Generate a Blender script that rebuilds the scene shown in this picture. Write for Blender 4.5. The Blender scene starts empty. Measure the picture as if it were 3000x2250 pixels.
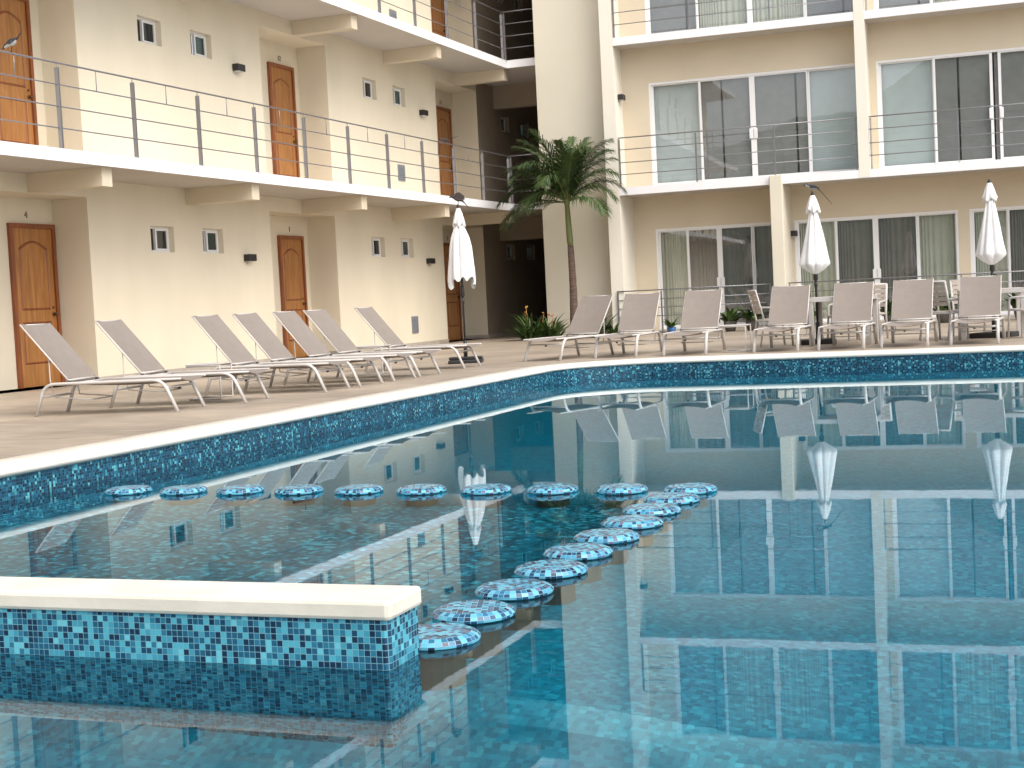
import bpy, math, random
from mathutils import Vector, Matrix
random.seed(7)
PI = math.pi
sc = bpy.context.scene

# ------------------------------------------------------------------ camera, sky, sun, exposure
cam = bpy.data.cameras.new('camera'); camo = bpy.data.objects.new('camera', cam)
sc.collection.objects.link(camo); sc.camera = camo
rt = Vector((.93587811, .34870969, -.05033608)); up = Vector((.02731242, .07063307, .99712838)); fw = Vector((-.35126372, .93456542, -.05657984))
camo.matrix_world = Matrix(((rt.x, up.x, -fw.x, 0), (rt.y, up.y, -fw.y, 0), (rt.z, up.z, -fw.z, .8305), (0, 0, 0, 1)))
cam.sensor_width = 36; cam.lens = 52.17; cam.clip_start = .05; cam.clip_end = 2000

SUN = Vector((.62, -.36, .90)).normalized()
wd = bpy.data.worlds.new('World'); sc.world = wd; wd.use_nodes = True
wn = wd.node_tree; wn.nodes.clear()
wo = wn.nodes.new('ShaderNodeOutputWorld'); wb = wn.nodes.new('ShaderNodeBackground')
sk = wn.nodes.new('ShaderNodeTexSky'); sk.sky_type = 'NISHITA'; sk.sun_disc = False
sk.sun_elevation = math.asin(SUN.z); sk.sun_rotation = math.atan2(SUN.x, SUN.y)
sk.air_density = 1.0; sk.dust_density = 4.0; sk.ozone_density = 1.0
hs = wn.nodes.new('ShaderNodeHueSaturation'); hs.inputs['Saturation'].default_value = .45
wn.links.new(sk.outputs[0], hs.inputs['Color']); wn.links.new(hs.outputs[0], wb.inputs[0])
wb.inputs[1].default_value = .15; wn.links.new(wb.outputs[0], wo.inputs[0])
sl = bpy.data.lights.new('sun', 'SUN'); sl.energy = .8; sl.angle = math.radians(45); sl.color = (1, .95, .86)
so = bpy.data.objects.new('sun', sl); sc.collection.objects.link(so)
so.rotation_euler = (-SUN).to_track_quat('-Z', 'Y').to_euler()
sc.view_settings.view_transform = 'Standard'; sc.view_settings.look = 'None'
sc.view_settings.exposure = .95; sc.view_settings.gamma = 1; sc.view_settings.use_curve_mapping = False
sc.cycles.max_bounces = 10; sc.cycles.transparent_max_bounces = 16

# ------------------------------------------------------------------ materials
def mat(name, color, rough=.6, metal=0, spec=.5, noise=0, nscale=4, bump=0, bscale=60, dist=.002, stretch=None):
    m = bpy.data.materials.new(name); m.use_nodes = True; t = m.node_tree
    b = t.nodes['Principled BSDF']; L = t.links
    b.inputs['Base Color'].default_value = (*color, 1); b.inputs['Roughness'].default_value = rough
    b.inputs['Metallic'].default_value = metal; b.inputs['Specular IOR Level'].default_value = spec
    tc = t.nodes.new('ShaderNodeTexCoord'); src = tc.outputs['Object']
    if stretch:
        mp = t.nodes.new('ShaderNodeMapping'); mp.inputs['Scale'].default_value = stretch
        L.new(src, mp.inputs[0]); src = mp.outputs[0]
    if noise:
        n = t.nodes.new('ShaderNodeTexNoise'); n.inputs['Scale'].default_value = nscale; n.inputs['Detail'].default_value = 5
        L.new(src, n.inputs['Vector'])
        r = t.nodes.new('ShaderNodeMapRange'); r.inputs['From Min'].default_value = .3; r.inputs['From Max'].default_value = .7
        r.inputs['To Min'].default_value = 1 - noise; r.inputs['To Max'].default_value = 1 + noise * .5
        L.new(n.outputs['Fac'], r.inputs['Value'])
        v = t.nodes.new('ShaderNodeVectorMath'); v.operation = 'SCALE'; v.inputs[0].default_value = color
        L.new(r.outputs[0], v.inputs['Scale']); L.new(v.outputs[0], b.inputs['Base Color'])
    if bump:
        n2 = t.nodes.new('ShaderNodeTexNoise'); n2.inputs['Scale'].default_value = bscale; n2.inputs['Detail'].default_value = 4
        L.new(src, n2.inputs['Vector'])
        bp = t.nodes.new('ShaderNodeBump'); bp.inputs['Strength'].default_value = bump; bp.inputs['Distance'].default_value = dist
        L.new(n2.outputs['Fac'], bp.inputs['Height']); L.new(bp.outputs[0], b.inputs['Normal'])
    return m

M = {}
M['cream'] = mat('cream_plaster', (.72, .64, .495), .85, noise=.075, nscale=.9, stretch=(1, 1, .45), bump=.35, bscale=45)
M['tan'] = mat('tan_plaster', (.65, .56, .42), .85, noise=.05, nscale=1.1, bump=.35, bscale=45)
M['fin'] = mat('off_white_plaster', (.76, .715, .62), .85, noise=.04, nscale=.8, bump=.3, bscale=45)
M['passage'] = mat('shade_darkened_plaster', (.36, .29, .215), .9, noise=.08, nscale=2)  # wall plaster darkened: the passage's shade is put into its base colour
M['pale'] = mat('pale_plaster', (.66, .61, .50), .85, noise=.04, nscale=.8, bump=.3, bscale=45)
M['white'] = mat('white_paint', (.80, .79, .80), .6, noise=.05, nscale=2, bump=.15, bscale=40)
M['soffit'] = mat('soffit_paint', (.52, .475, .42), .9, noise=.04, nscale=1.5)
M['coping'] = mat('coping_stone', (.80, .745, .65), .55, noise=.09, nscale=3.5, bump=.4, bscale=35, dist=.003)
M['barcap'] = mat('bar_cap_stone', (.72, .65, .54), .55, noise=.13, nscale=5, bump=.5, bscale=30, dist=.003)
M['skirt'] = mat('skirting_stone', (.42, .37, .31), .6, noise=.15, nscale=6)
M['steel'] = mat('brushed_steel', (.27, .265, .28), .45, metal=.6)
M['alu'] = mat('white_aluminium', (.80, .79, .78), .35)
M['frame'] = mat('lounger_frame_paint', (.52, .49, .46), .38)
M['sling'] = mat('sling_fabric', (.225, .19, .163), .8, noise=.06, nscale=9, bump=.5, bscale=500, dist=.001)
M['darkseam'] = mat('dark_plastic', (.05, .045, .04), .6)
M['black'] = mat('black_metal', (.02, .018, .018), .45)
M['lens'] = mat('lamp_lens', (.6, .58, .55), .3)
M['canvas'] = mat('white_canvas', (.78, .765, .745), .85, noise=.05, nscale=8, bump=.3, bscale=30, dist=.006)
M['slat'] = mat('taupe_slat', (.50, .43, .37), .6, noise=.1, nscale=8)
M['brass'] = mat('dark_brass', (.13, .07, .035), .35, metal=.8)
M['vent'] = mat('vent_grey', (.20, .21, .23), .5)
M['number'] = mat('number_metal', (.28, .22, .14), .5)
M['trunk'] = mat('palm_trunk_bark', (.13, .085, .065), .9, noise=.4, nscale=6, bump=1, bscale=8, dist=.02, stretch=(1, 1, 6))
M['shaft'] = mat('palm_crownshaft', (.14, .155, .05), .5, noise=.2, nscale=4, stretch=(1, 1, .4))
M['pot'] = mat('dark_clay_pot', (.09, .08, .07), .8, noise=.1, nscale=10)
M['bluepot'] = mat('blue_glazed_pot', (.05, .16, .42), .2)
M['soil'] = mat('soil', (.06, .045, .03), .95, noise=.4, nscale=20)
M['shade'] = mat('grey_screen_fabric', (.23, .218, .21), .9, noise=.1, nscale=6)
M['sheer'] = mat('sheer_curtain', (.50, .54, .545), .9, noise=.06, nscale=4)
M['curtainw'] = mat('cream_curtain', (.50, .49, .40), .9, noise=.06, nscale=4)
M['curtaing'] = mat('grey_curtain', (.19, .172, .155), .9, noise=.1, nscale=4)
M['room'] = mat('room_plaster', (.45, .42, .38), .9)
M['hill'] = mat('hillside', (.16, .19, .15), .95, noise=.5, nscale=.08)

def leafmat(name, c1, c2, scale=.7):
    m = bpy.data.materials.new(name); m.use_nodes = True; t = m.node_tree; b = t.nodes['Principled BSDF']
    n = t.nodes.new('ShaderNodeTexNoise'); n.inputs['Scale'].default_value = scale; n.inputs['Detail'].default_value = 3
    tc = t.nodes.new('ShaderNodeTexCoord'); t.links.new(tc.outputs['Object'], n.inputs['Vector'])
    g = t.nodes.new('ShaderNodeNewGeometry')
    ad = t.nodes.new('ShaderNodeMath'); ad.operation = 'MULTIPLY_ADD'; ad.inputs[1].default_value = .55
    t.links.new(g.outputs['Random Per Island'], ad.inputs[0]); t.links.new(n.outputs['Fac'], ad.inputs[2])
    r = t.nodes.new('ShaderNodeValToRGB'); r.color_ramp.elements[0].position = .4; r.color_ramp.elements[1].position = 1.05 if False else 1.0
    r.color_ramp.elements[0].color = (*c1, 1); r.color_ramp.elements[1].color = (*c2, 1)
    t.links.new(ad.outputs[0], r.inputs[0]); t.links.new(r.outputs[0], b.inputs['Base Color'])
    b.inputs['Roughness'].default_value = .45
    return m
M['palmleaf'] = leafmat('palm_leaflets', (.012, .036, .012), (.075, .12, .03), 2)
M['bush'] = leafmat('bush_leaves', (.012, .035, .01), (.08, .14, .03), 3)
M['flower'] = leafmat('orange_bracts', (.45, .12, .03), (.6, .35, .08), 3)

def woodmat(name, c1, c2):
    m = bpy.data.materials.new(name); m.use_nodes = True; t = m.node_tree; b = t.nodes['Principled BSDF']
    tc = t.nodes.new('ShaderNodeTexCoord'); mp = t.nodes.new('ShaderNodeMapping'); mp.inputs['Scale'].default_value = (9, 9, .9)
    n = t.nodes.new('ShaderNodeTexNoise'); n.inputs['Scale'].default_value = 2.2; n.inputs['Detail'].default_value = 6; n.inputs['Distortion'].default_value = .6
    r = t.nodes.new('ShaderNodeValToRGB'); r.color_ramp.elements[0].position = .3; r.color_ramp.elements[1].position = .7
    r.color_ramp.elements[0].color = (*c1, 1); r.color_ramp.elements[1].color = (*c2, 1)
    t.links.new(tc.outputs['Object'], mp.inputs[0]); t.links.new(mp.outputs[0], n.inputs['Vector'])
    t.links.new(n.outputs['Fac'], r.inputs[0]); t.links.new(r.outputs[0], b.inputs['Base Color'])
    b.inputs['Roughness'].default_value = .42
    return m
M['wood'] = woodmat('varnished_door_wood', (.27, .105, .028), (.45, .20, .055))
M['wooddark'] = woodmat('door_jamb_wood', (.17, .05, .018), (.30, .09, .028))

def mosaic(name, size, cols, grout, gw=.09, rough=.22, jitter=.0, big=0):
    """square glass tiles laid on the UV map (metres)"""
    m = bpy.data.materials.new(name); m.use_nodes = True; t = m.node_tree; L = t.links; b = t.nodes['Principled BSDF']
    uv = t.nodes.new('ShaderNodeUVMap'); uv.uv_map = 'UVMap'
    sc_ = t.nodes.new('ShaderNodeVectorMath'); sc_.operation = 'SCALE'; sc_.inputs['Scale'].default_value = 1 / size
    L.new(uv.outputs[0], sc_.inputs[0]); src = sc_.outputs[0]
    fl = t.nodes.new('ShaderNodeVectorMath'); fl.operation = 'FLOOR'; L.new(src, fl.inputs[0])
    fr = t.nodes.new('ShaderNodeVectorMath'); fr.operation = 'FRACTION'; L.new(src, fr.inputs[0])
    wn_ = t.nodes.new('ShaderNodeTexWhiteNoise'); wn_.noise_dimensions = '2D'; L.new(fl.outputs[0], wn_.inputs['Vector'])
    val = wn_.outputs['Value']
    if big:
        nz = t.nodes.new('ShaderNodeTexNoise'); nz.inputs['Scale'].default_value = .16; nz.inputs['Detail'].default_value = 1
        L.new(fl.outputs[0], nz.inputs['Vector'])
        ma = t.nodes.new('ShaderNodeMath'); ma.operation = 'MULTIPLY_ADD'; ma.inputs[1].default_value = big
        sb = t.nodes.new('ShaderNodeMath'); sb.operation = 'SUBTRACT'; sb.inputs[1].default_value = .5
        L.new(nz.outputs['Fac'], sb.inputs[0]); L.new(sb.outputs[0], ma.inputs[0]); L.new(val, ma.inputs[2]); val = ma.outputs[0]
    cr = t.nodes.new('ShaderNodeValToRGB'); cr.color_ramp.interpolation = 'CONSTANT'
    e = cr.color_ramp.elements; e[0].position = 0; e[0].color = (*cols[0][1], 1); e[1].position = cols[1][0]; e[1].color = (*cols[1][1], 1)
    for p, c in cols[2:]:
        x = e.new(p); x.color = (*c, 1)
    L.new(val, cr.inputs[0])
    sep = t.nodes.new('ShaderNodeSeparateXYZ'); L.new(fr.outputs[0], sep.inputs[0])
    def edge(o):
        a = t.nodes.new('ShaderNodeMath'); a.operation = 'SUBTRACT'; a.inputs[1].default_value = .5; L.new(o, a.inputs[0])
        c = t.nodes.new('ShaderNodeMath'); c.operation = 'ABSOLUTE'; L.new(a.outputs[0], c.inputs[0]); return c.outputs[0]
    mx = t.nodes.new('ShaderNodeMath'); mx.operation = 'MAXIMUM'; L.new(edge(sep.outputs[0]), mx.inputs[0]); L.new(edge(sep.outputs[1]), mx.inputs[1])
    gt = t.nodes.new('ShaderNodeMath'); gt.operation = 'GREATER_THAN'; gt.inputs[1].default_value = .5 - gw / 2; L.new(mx.outputs[0], gt.inputs[0])
    mix = t.nodes.new('ShaderNodeMix'); mix.data_type = 'RGBA'; L.new(gt.outputs[0], mix.inputs['Factor'])
    L.new(cr.outputs[0], mix.inputs['A']); mix.inputs['B'].default_value = (*grout, 1)
    L.new(mix.outputs['Result'], b.inputs['Base Color'])
    b.inputs['Roughness'].default_value = rough
    bp = t.nodes.new('ShaderNodeBump'); bp.inputs['Strength'].default_value = .5; bp.inputs['Distance'].default_value = .001; bp.invert = True
    ad = t.nodes.new('ShaderNodeMath'); ad.operation = 'MULTIPLY_ADD'; ad.inputs[1].default_value = .6
    L.new(wn_.outputs['Value'], ad.inputs[0]); L.new(gt.outputs[0], ad.inputs[2])
    L.new(ad.outputs[0], bp.inputs['Height']); L.new(bp.outputs[0], b.inputs['Normal'])
    return m
TS = .0188
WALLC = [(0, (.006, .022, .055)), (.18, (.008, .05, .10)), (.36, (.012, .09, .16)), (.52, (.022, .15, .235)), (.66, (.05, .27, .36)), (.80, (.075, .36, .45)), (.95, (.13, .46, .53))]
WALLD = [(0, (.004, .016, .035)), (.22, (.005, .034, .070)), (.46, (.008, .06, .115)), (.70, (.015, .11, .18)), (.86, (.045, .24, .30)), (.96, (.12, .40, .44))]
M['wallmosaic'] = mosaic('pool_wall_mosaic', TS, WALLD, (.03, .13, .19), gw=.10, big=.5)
M['benchmosaic'] = mosaic('pool_ledge_mosaic', .03, [(0, (.006, .09, .13)), (.3, (.011, .15, .21)), (.55, (.022, .25, .33)), (.78, (.06, .42, .49)), (.92, (.14, .60, .66))], (.04, .27, .34), gw=.08, rough=.3, big=.4)
M['underside'] = mat('stool_concrete', (.20, .10, .075), .8, noise=.2, nscale=12)
M['mosaic'] = mosaic('pool_mosaic', TS, WALLC, (.16, .36, .42), gw=.10, big=.55)
M['floormosaic'] = mosaic('pool_floor_mosaic', .021, [(0, (.010, .18, .25)), (.25, (.015, .225, .30)), (.5, (.021, .265, .345)), (.72, (.030, .31, .395)), (.88, (.05, .38, .46))], (.03, .28, .36), gw=.06, rough=.3, big=.3)
M['stooltile'] = mosaic('stool_mosaic', .0195, [(0, (.008, .02, .05)), (.13, (.012, .06, .13)), (.28, (.02, .13, .24)), (.46, (.05, .26, .40)), (.64, (.11, .40, .53)), (.95, (.13, .12, .2))], (.18, .38, .48), gw=.10, rough=.25)

def deckmat():
    m = bpy.data.materials.new('travertine_deck'); m.use_nodes = True; t = m.node_tree; L = t.links; b = t.nodes['Principled BSDF']
    tc = t.nodes.new('ShaderNodeTexCoord')
    br = t.nodes.new('ShaderNodeTexBrick'); br.inputs['Scale'].default_value = 1; br.offset = .5
    br.inputs['Brick Width'].default_value = .9; br.inputs['Row Height'].default_value = .15; br.inputs['Mortar Size'].default_value = .004
    br.inputs['Color1'].default_value = (.375, .31, .24, 1); br.inputs['Color2'].default_value = (.32, .262, .205, 1); br.inputs['Mortar'].default_value = (.28, .22, .17, 1)
    L.new(tc.outputs['Object'], br.inputs['Vector'])
    mp = t.nodes.new('ShaderNodeMapping'); mp.inputs['Scale'].default_value = (1.2, 8, 1); L.new(tc.outputs['Object'], mp.inputs[0])
    n = t.nodes.new('ShaderNodeTexNoise'); n.inputs['Scale'].default_value = 2.5; n.inputs['Detail'].default_value = 8; L.new(mp.outputs[0], n.inputs['Vector'])
    n2 = t.nodes.new('ShaderNodeTexNoise'); n2.inputs['Scale'].default_value = .6; n2.inputs['Detail'].default_value = 3; L.new(tc.outputs['Object'], n2.inputs['Vector'])
    mu = t.nodes.new('ShaderNodeMath'); mu.operation = 'ADD'; L.new(n.outputs['Fac'], mu.inputs[0]); L.new(n2.outputs['Fac'], mu.inputs[1])
    r = t.nodes.new('ShaderNodeMapRange'); r.inputs['From Min'].default_value = .7; r.inputs['From Max'].default_value = 1.3; r.inputs['To Min'].default_value = .62; r.inputs['To Max'].default_value = 1.32
    L.new(mu.outputs[0], r.inputs[0])
    v = t.nodes.new('ShaderNodeVectorMath'); v.operation = 'SCALE'; L.new(br.outputs[0], v.inputs[0]); L.new(r.outputs[0], v.inputs['Scale'])
    L.new(v.outputs[0], b.inputs['Base Color']); b.inputs['Roughness'].default_value = .5
    bp = t.nodes.new('ShaderNodeBump'); bp.inputs['Strength'].default_value = .3; bp.inputs['Distance'].default_value = .003; L.new(n.outputs['Fac'], bp.inputs['Height']); L.new(bp.outputs[0], b.inputs['Normal'])
    return m
M['deck'] = deckmat()

def glassmat(name, tint, f0=1.5, extra=0.0):
    m = bpy.data.materials.new(name); m.use_nodes = True; t = m.node_tree; L = t.links; t.nodes.clear()
    o = t.nodes.new('ShaderNodeOutputMaterial'); mx = t.nodes.new('ShaderNodeMixShader'); tr = t.nodes.new('ShaderNodeBsdfTransparent')
    gl = t.nodes.new('ShaderNodeBsdfGlossy'); gl.inputs['Roughness'].default_value = .015; tr.inputs[0].default_value = (*tint, 1)
    fr = t.nodes.new('ShaderNodeFresnel'); ge = t.nodes.new('ShaderNodeNewGeometry')   # a pane reflects the same from both sides
    mr = t.nodes.new('ShaderNodeMapRange'); mr.inputs['To Min'].default_value = f0; mr.inputs['To Max'].default_value = 1 / f0; L.new(ge.outputs['Backfacing'], mr.inputs['Value']); L.new(mr.outputs[0], fr.inputs[0])
    a = t.nodes.new('ShaderNodeMath'); a.operation = 'ADD'; a.inputs[1].default_value = extra; a.use_clamp = True
    n = t.nodes.new('ShaderNodeTexNoise'); n.inputs['Scale'].default_value = .8; tc = t.nodes.new('ShaderNodeTexCoord'); L.new(tc.outputs['Object'], n.inputs['Vector'])
    bp = t.nodes.new('ShaderNodeBump'); bp.inputs['Strength'].default_value = .15; bp.inputs['Distance'].default_value = .01; L.new(n.outputs['Fac'], bp.inputs['Height']); L.new(bp.outputs[0], gl.inputs['Normal'])
    L.new(fr.outputs[0], a.inputs[0]); L.new(a.outputs[0], mx.inputs[0]); L.new(tr.outputs[0], mx.inputs[1]); L.new(gl.outputs[0], mx.inputs[2]); L.new(mx.outputs[0], o.inputs[0])
    return m
M['glass'] = glassmat('window_glass', (.90, .94, .93), 1.5, .12)
M['darkglass'] = glassmat('tinted_glass', (.04, .07, .06), 1.5, .05)

def watermat():
    m = bpy.data.materials.new('pool_water'); m.use_nodes = True; t = m.node_tree; L = t.links; t.nodes.clear()
    o = t.nodes.new('ShaderNodeOutputMaterial'); mx = t.nodes.new('ShaderNodeMixShader'); tr = t.nodes.new('ShaderNodeBsdfRefraction'); 
    tr.inputs['Color'].default_value = (.50, .895, .97, 1); tr.inputs['Roughness'].default_value = 0; tr.inputs['IOR'].default_value = 1.33
    gl = t.nodes.new('ShaderNodeBsdfGlossy'); gl.inputs['Roughness'].default_value = .012; gl.inputs[0].default_value = (.84, .94, 1, 1)
    tc = t.nodes.new('ShaderNodeTexCoord')
    n = t.nodes.new('ShaderNodeTexNoise'); n.inputs['Scale'].default_value = 2.2; n.inputs['Detail'].default_value = 2; L.new(tc.outputs['Object'], n.inputs['Vector'])
    n2 = t.nodes.new('ShaderNodeTexNoise'); n2.inputs['Scale'].default_value = 16; n2.inputs['Detail'].default_value = 2; L.new(tc.outputs['Object'], n2.inputs['Vector'])
    b1 = t.nodes.new('ShaderNodeBump'); b1.inputs['Strength'].default_value = 1; b1.inputs['Distance'].default_value = .00013; L.new(n.outputs['Fac'], b1.inputs['Height'])
    b2 = t.nodes.new('ShaderNodeBump'); b2.inputs['Strength'].default_value = 1; b2.inputs['Distance'].default_value = .00003; L.new(n2.outputs['Fac'], b2.inputs['Height']); L.new(b1.outputs[0], b2.inputs['Normal'])
    b3 = t.nodes.new('ShaderNodeBump'); b3.inputs['Strength'].default_value = 1; b3.inputs['Distance'].default_value = .0008; L.new(n2.outputs['Fac'], b3.inputs['Height']); L.new(b1.outputs[0], b3.inputs['Normal'])
    fr = t.nodes.new('ShaderNodeFresnel'); fr.inputs[0].default_value = 1.33
    L.new(b2.outputs[0], gl.inputs['Normal']); L.new(b3.outputs[0], tr.inputs['Normal'])
    L.new(fr.outputs[0], mx.inputs[0]); L.new(tr.outputs[0], mx.inputs[1]); L.new(gl.outputs[0], mx.inputs[2]); L.new(mx.outputs[0], o.inputs[0])
    return m
M['water'] = watermat()

# ------------------------------------------------------------------ mesh helpers
class MB:
    def __init__(s): s.v = []; s.f = []; s.m = []; s.uv = []; s.sm = []
    def face(s, pts, mi=0, uv=None, smooth=False):
        i = len(s.v); s.v += [tuple(p) for p in pts]; s.f.append(tuple(range(i, i + len(pts)))); s.m.append(mi)
        s.uv.append(uv or [(0, 0)] * len(pts)); s.sm.append(smooth)
    def idx(s, vs, fs, mi=0, smooth=True):
        i = len(s.v); s.v += [tuple(p) for p in vs]
        for f in fs:
            s.f.append(tuple(i + k for k in f)); s.m.append(mi); s.uv.append([(0, 0)] * len(f)); s.sm.append(smooth)
    def box(s, a, b, mi=0, top=None, front=None):
        x0, y0, z0 = [min(p, q) for p, q in zip(a, b)]; x1, y1, z1 = [max(p, q) for p, q in zip(a, b)]
        V = [(x0, y0, z0), (x1, y0, z0), (x1, y1, z0), (x0, y1, z0), (x0, y0, z1), (x1, y0, z1), (x1, y1, z1), (x0, y1, z1)]
        F = [(0, 3, 2, 1), (4, 5, 6, 7), (0, 1, 5, 4), (1, 2, 6, 5), (2, 3, 7, 6), (3, 0, 4, 7)]
        s.idx(V, F, mi, False); return len(s.f) - 6
    def bevbox(s, a, b, r=.01, mi=0):
        """box with chamfered vertical and horizontal edges"""
        x0, y0, z0 = [min(p, q) for p, q in zip(a, b)]; x1, y1, z1 = [max(p, q) for p, q in zip(a, b)]
        rings = []
        for z, i in ((z0, r), (z0 + r * .3, r * .3), (z0 + r, 0), (z1 - r, 0), (z1 - r * .3, r * .3), (z1, r)):
            X0, X1, Y0, Y1 = x0 + i, x1 - i, y0 + i, y1 - i; c = max(r - i, 0) + r * .3
            rings.append([(X0 + c, Y0, z), (X1 - c, Y0, z), (X1 - c * .3, Y0 + c * .3, z), (X1, Y0 + c, z), (X1, Y1 - c, z), (X1 - c * .3, Y1 - c * .3, z), (X1 - c, Y1, z), (X0 + c, Y1, z), (X0 + c * .3, Y1 - c * .3, z), (X0, Y1 - c, z), (X0, Y0 + c, z), (X0 + c * .3, Y0 + c * .3, z)])
        s.loft(rings, mi, cap=True, smooth=False)
    def loft(s, rings, mi=0, cap=True, closed=True, smooth=True):
        n = len(rings[0]); V = [p for r in rings for p in r]; F = []
        for k in range(len(rings) - 1):
            for j in range(n if closed else n - 1):
                a = k * n + j; b = k * n + (j + 1) % n; F.append((a, b, b + n, a + n))
        if cap: F.append(tuple(range(n - 1, -1, -1))); F.append(tuple(range((len(rings) - 1) * n, len(rings) * n)))
        s.idx(V, F, mi, smooth)
    def tube(s, path, r, n=8, mi=0, sx=1, sy=1, cap=True, rads=None):
        """sweep an ellipse along a polyline"""
        P = [Vector(p) for p in path]; rings = []; ref = None
        for i, p in enumerate(P):
            d = (P[min(i + 1, len(P) - 1)] - P[max(i - 1, 0)]).normalized()
            if ref is None: ref = Vector((0, 0, 1)) if abs(d.z) < .9 else Vector((0, 1, 0))
            a = d.cross(ref)
            if a.length < 1e-4: a = d.cross(Vector((1, 0, 0)))
            a.normalize(); b = a.cross(d).normalized(); ref = b
            rr = rads[i] if rads else r
            rings.append([p + a * math.cos(t) * rr * sx + b * math.sin(t) * rr * sy for t in [2 * PI * k / n for k in range(n)]])
        s.loft(rings, mi, cap)
    def build(s, name, mats, parent=None, loc=None, smooth=None):
        me = bpy.data.meshes.new(name); me.from_pydata(s.v, [], s.f)
        if not isinstance(mats, (list, tuple)): mats = [mats]
        for m in mats: me.materials.append(m)
        me.polygons.foreach_set('material_index', s.m); me.polygons.foreach_set('use_smooth', s.sm)
        if any(u != (0, 0) for f in s.uv for u in f):
            l = me.uv_layers.new(name='UVMap'); k = 0; flat = [c for f in s.uv for u in f for c in u]; l.data.foreach_set('uv', flat)
        me.update()
        o = bpy.data.objects.new(name, me); sc.collection.objects.link(o)
        if parent: o.parent = parent
        if loc: o.location = loc
        return o
def tag(o, label=None, cat=None, group=None, kind=None):
    if label: o['label'] = label
    if cat: o['category'] = cat
    if group: o['group'] = group
    if kind: o['kind'] = kind
    return o
def empty(name, loc=(0, 0, 0), rz=0, label=None, cat=None, group=None):
    o = bpy.data.objects.new(name, None); sc.collection.objects.link(o); o.location = loc; o.rotation_euler = (0, 0, rz)
    o.empty_display_size = .2
    return tag(o, label, cat, group)
KIDS = {}
def copy_tree(o, parent=None):
    c = o.copy(); sc.collection.objects.link(c)
    if parent: c.parent = parent
    for ch in [x for x in bpy.data.objects if x.parent == o]: copy_tree(ch, c)
    return c
def place(proto, first, loc, rz, label, group=None):
    o = proto if first else copy_tree(proto)
    o.location = loc; o.rotation_euler = (0, 0, rz); o['label'] = label
    if group: o['group'] = group
    return o
def roundpath(pts, r, n=6):
    """round the inner corners of a polyline"""
    P = [Vector(p) for p in pts]; out = [P[0]]
    for i in range(1, len(P) - 1):
        a = (P[i - 1] - P[i]); b = (P[i + 1] - P[i]); q = min(r, a.length * .45, b.length * .45)
        A = P[i] + a.normalized() * q; B = P[i] + b.normalized() * q
        for k in range(n + 1):
            t = k / n; out.append(A * (1 - t) ** 2 + P[i] * 2 * t * (1 - t) + B * t * t)
    out.append(P[-1]); return out

# ------------------------------------------------------------------ ground, pool
WZ = -.2; PB = -1.15
XI, YI, RC = -5.8, 17.92, 1.15     # inner edge of the coping: left side, far side, corner radius
XR, Y0 = 15., 1.5
def edge_path(off):
    """inner edge line of the pool (near-left -> corner -> far right -> near right), pushed outward by off"""
    pts = [(XI - off, Y0 - off)]
    n = 14; cx, cy = XI + RC, YI - RC
    for k in range(n + 1):
        a = PI - (PI / 2) * k / n; pts.append((cx + (RC + off) * math.cos(a), cy + (RC + off) * math.sin(a)))
    pts += [(XR + off, YI + off), (XR + off, Y0 - off)]
    return pts
# deck: one sheet with the pool cut out, as rings from the coping outwards
inner = edge_path(.40); mb = MB()
outer = []
def big(p):
    x, y = p
    return (max(-60, min(60, -60 if x < -5 else 60)), 60 if y > 10 else -40)
n = len(inner)
far = [(-80, -60)] + [(-80, 80)] * 1
# explicit fan: left strip, corner fan, far strip, right strip, near strip
xl, xr_, yn, yf = -80, 80, -60, 80
A = inner[0]; 
mb.face([(xl, A[1], 0), (A[0], A[1], 0), (inner[1][0], inner[1][1], 0), (xl, inner[1][1], 0)])
for k in range(1, n - 3):
    p, q = inner[k], inner[k + 1]
    mb.face([(p[0], p[1], 0), (q[0], q[1], 0), (xl if False else q[0], inner[-2][1], 0), (p[0], inner[-2][1], 0)] if p[1] < inner[-2][1] - 1e-4 and q[1] < inner[-2][1] - 1e-4 else [(p[0], p[1], 0), (q[0], q[1], 0), (p[0], inner[-2][1], 0)])
mb.face([(xl, inner[1][1], 0), (inner[1][0], inner[1][1], 0), (inner[1][0], inner[-2][1], 0), (xl, inner[-2][1], 0)])
mb.face([(xl, inner[-2][1], 0), (xr_, inner[-2][1], 0), (xr_, yf, 0), (xl, yf, 0)])
mb.face([(inner[-2][0], A[1], 0), (xr_, A[1], 0), (xr_, inner[-2][1], 0), (inner[-2][0], inner[-2][1], 0)])
mb.face([(xl, yn, 0), (xr_, yn, 0), (xr_, A[1], 0), (xl, A[1], 0)])
tag(mb.build('deck_ground', M['deck']), kind='structure')

# coping: profile swept round the pool edge
prof = [(.40, .0), (.40, .007), (.06, .007), (.03, .004), (.008, -.012), (.0, -.03), (.006, -.048), (.03, -.056), (.06, -.056)]
rings = []
cols = [edge_path(o) for o, z in prof]
mb = MB(); np_ = len(prof); nn = len(cols[0])
V = [(cols[j][i][0], cols[j][i][1], prof[j][1]) for i in range(nn) for j in range(np_)]
F = [(i * np_ + j, i * np_ + j + 1, (i + 1) % nn * np_ + j + 1, (i + 1) % nn * np_ + j) for i in range(nn) for j in range(np_ - 1)]
mb.idx(V, F, 0, True)
tag(mb.build('pool_coping', M['coping']), kind='structure')
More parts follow.
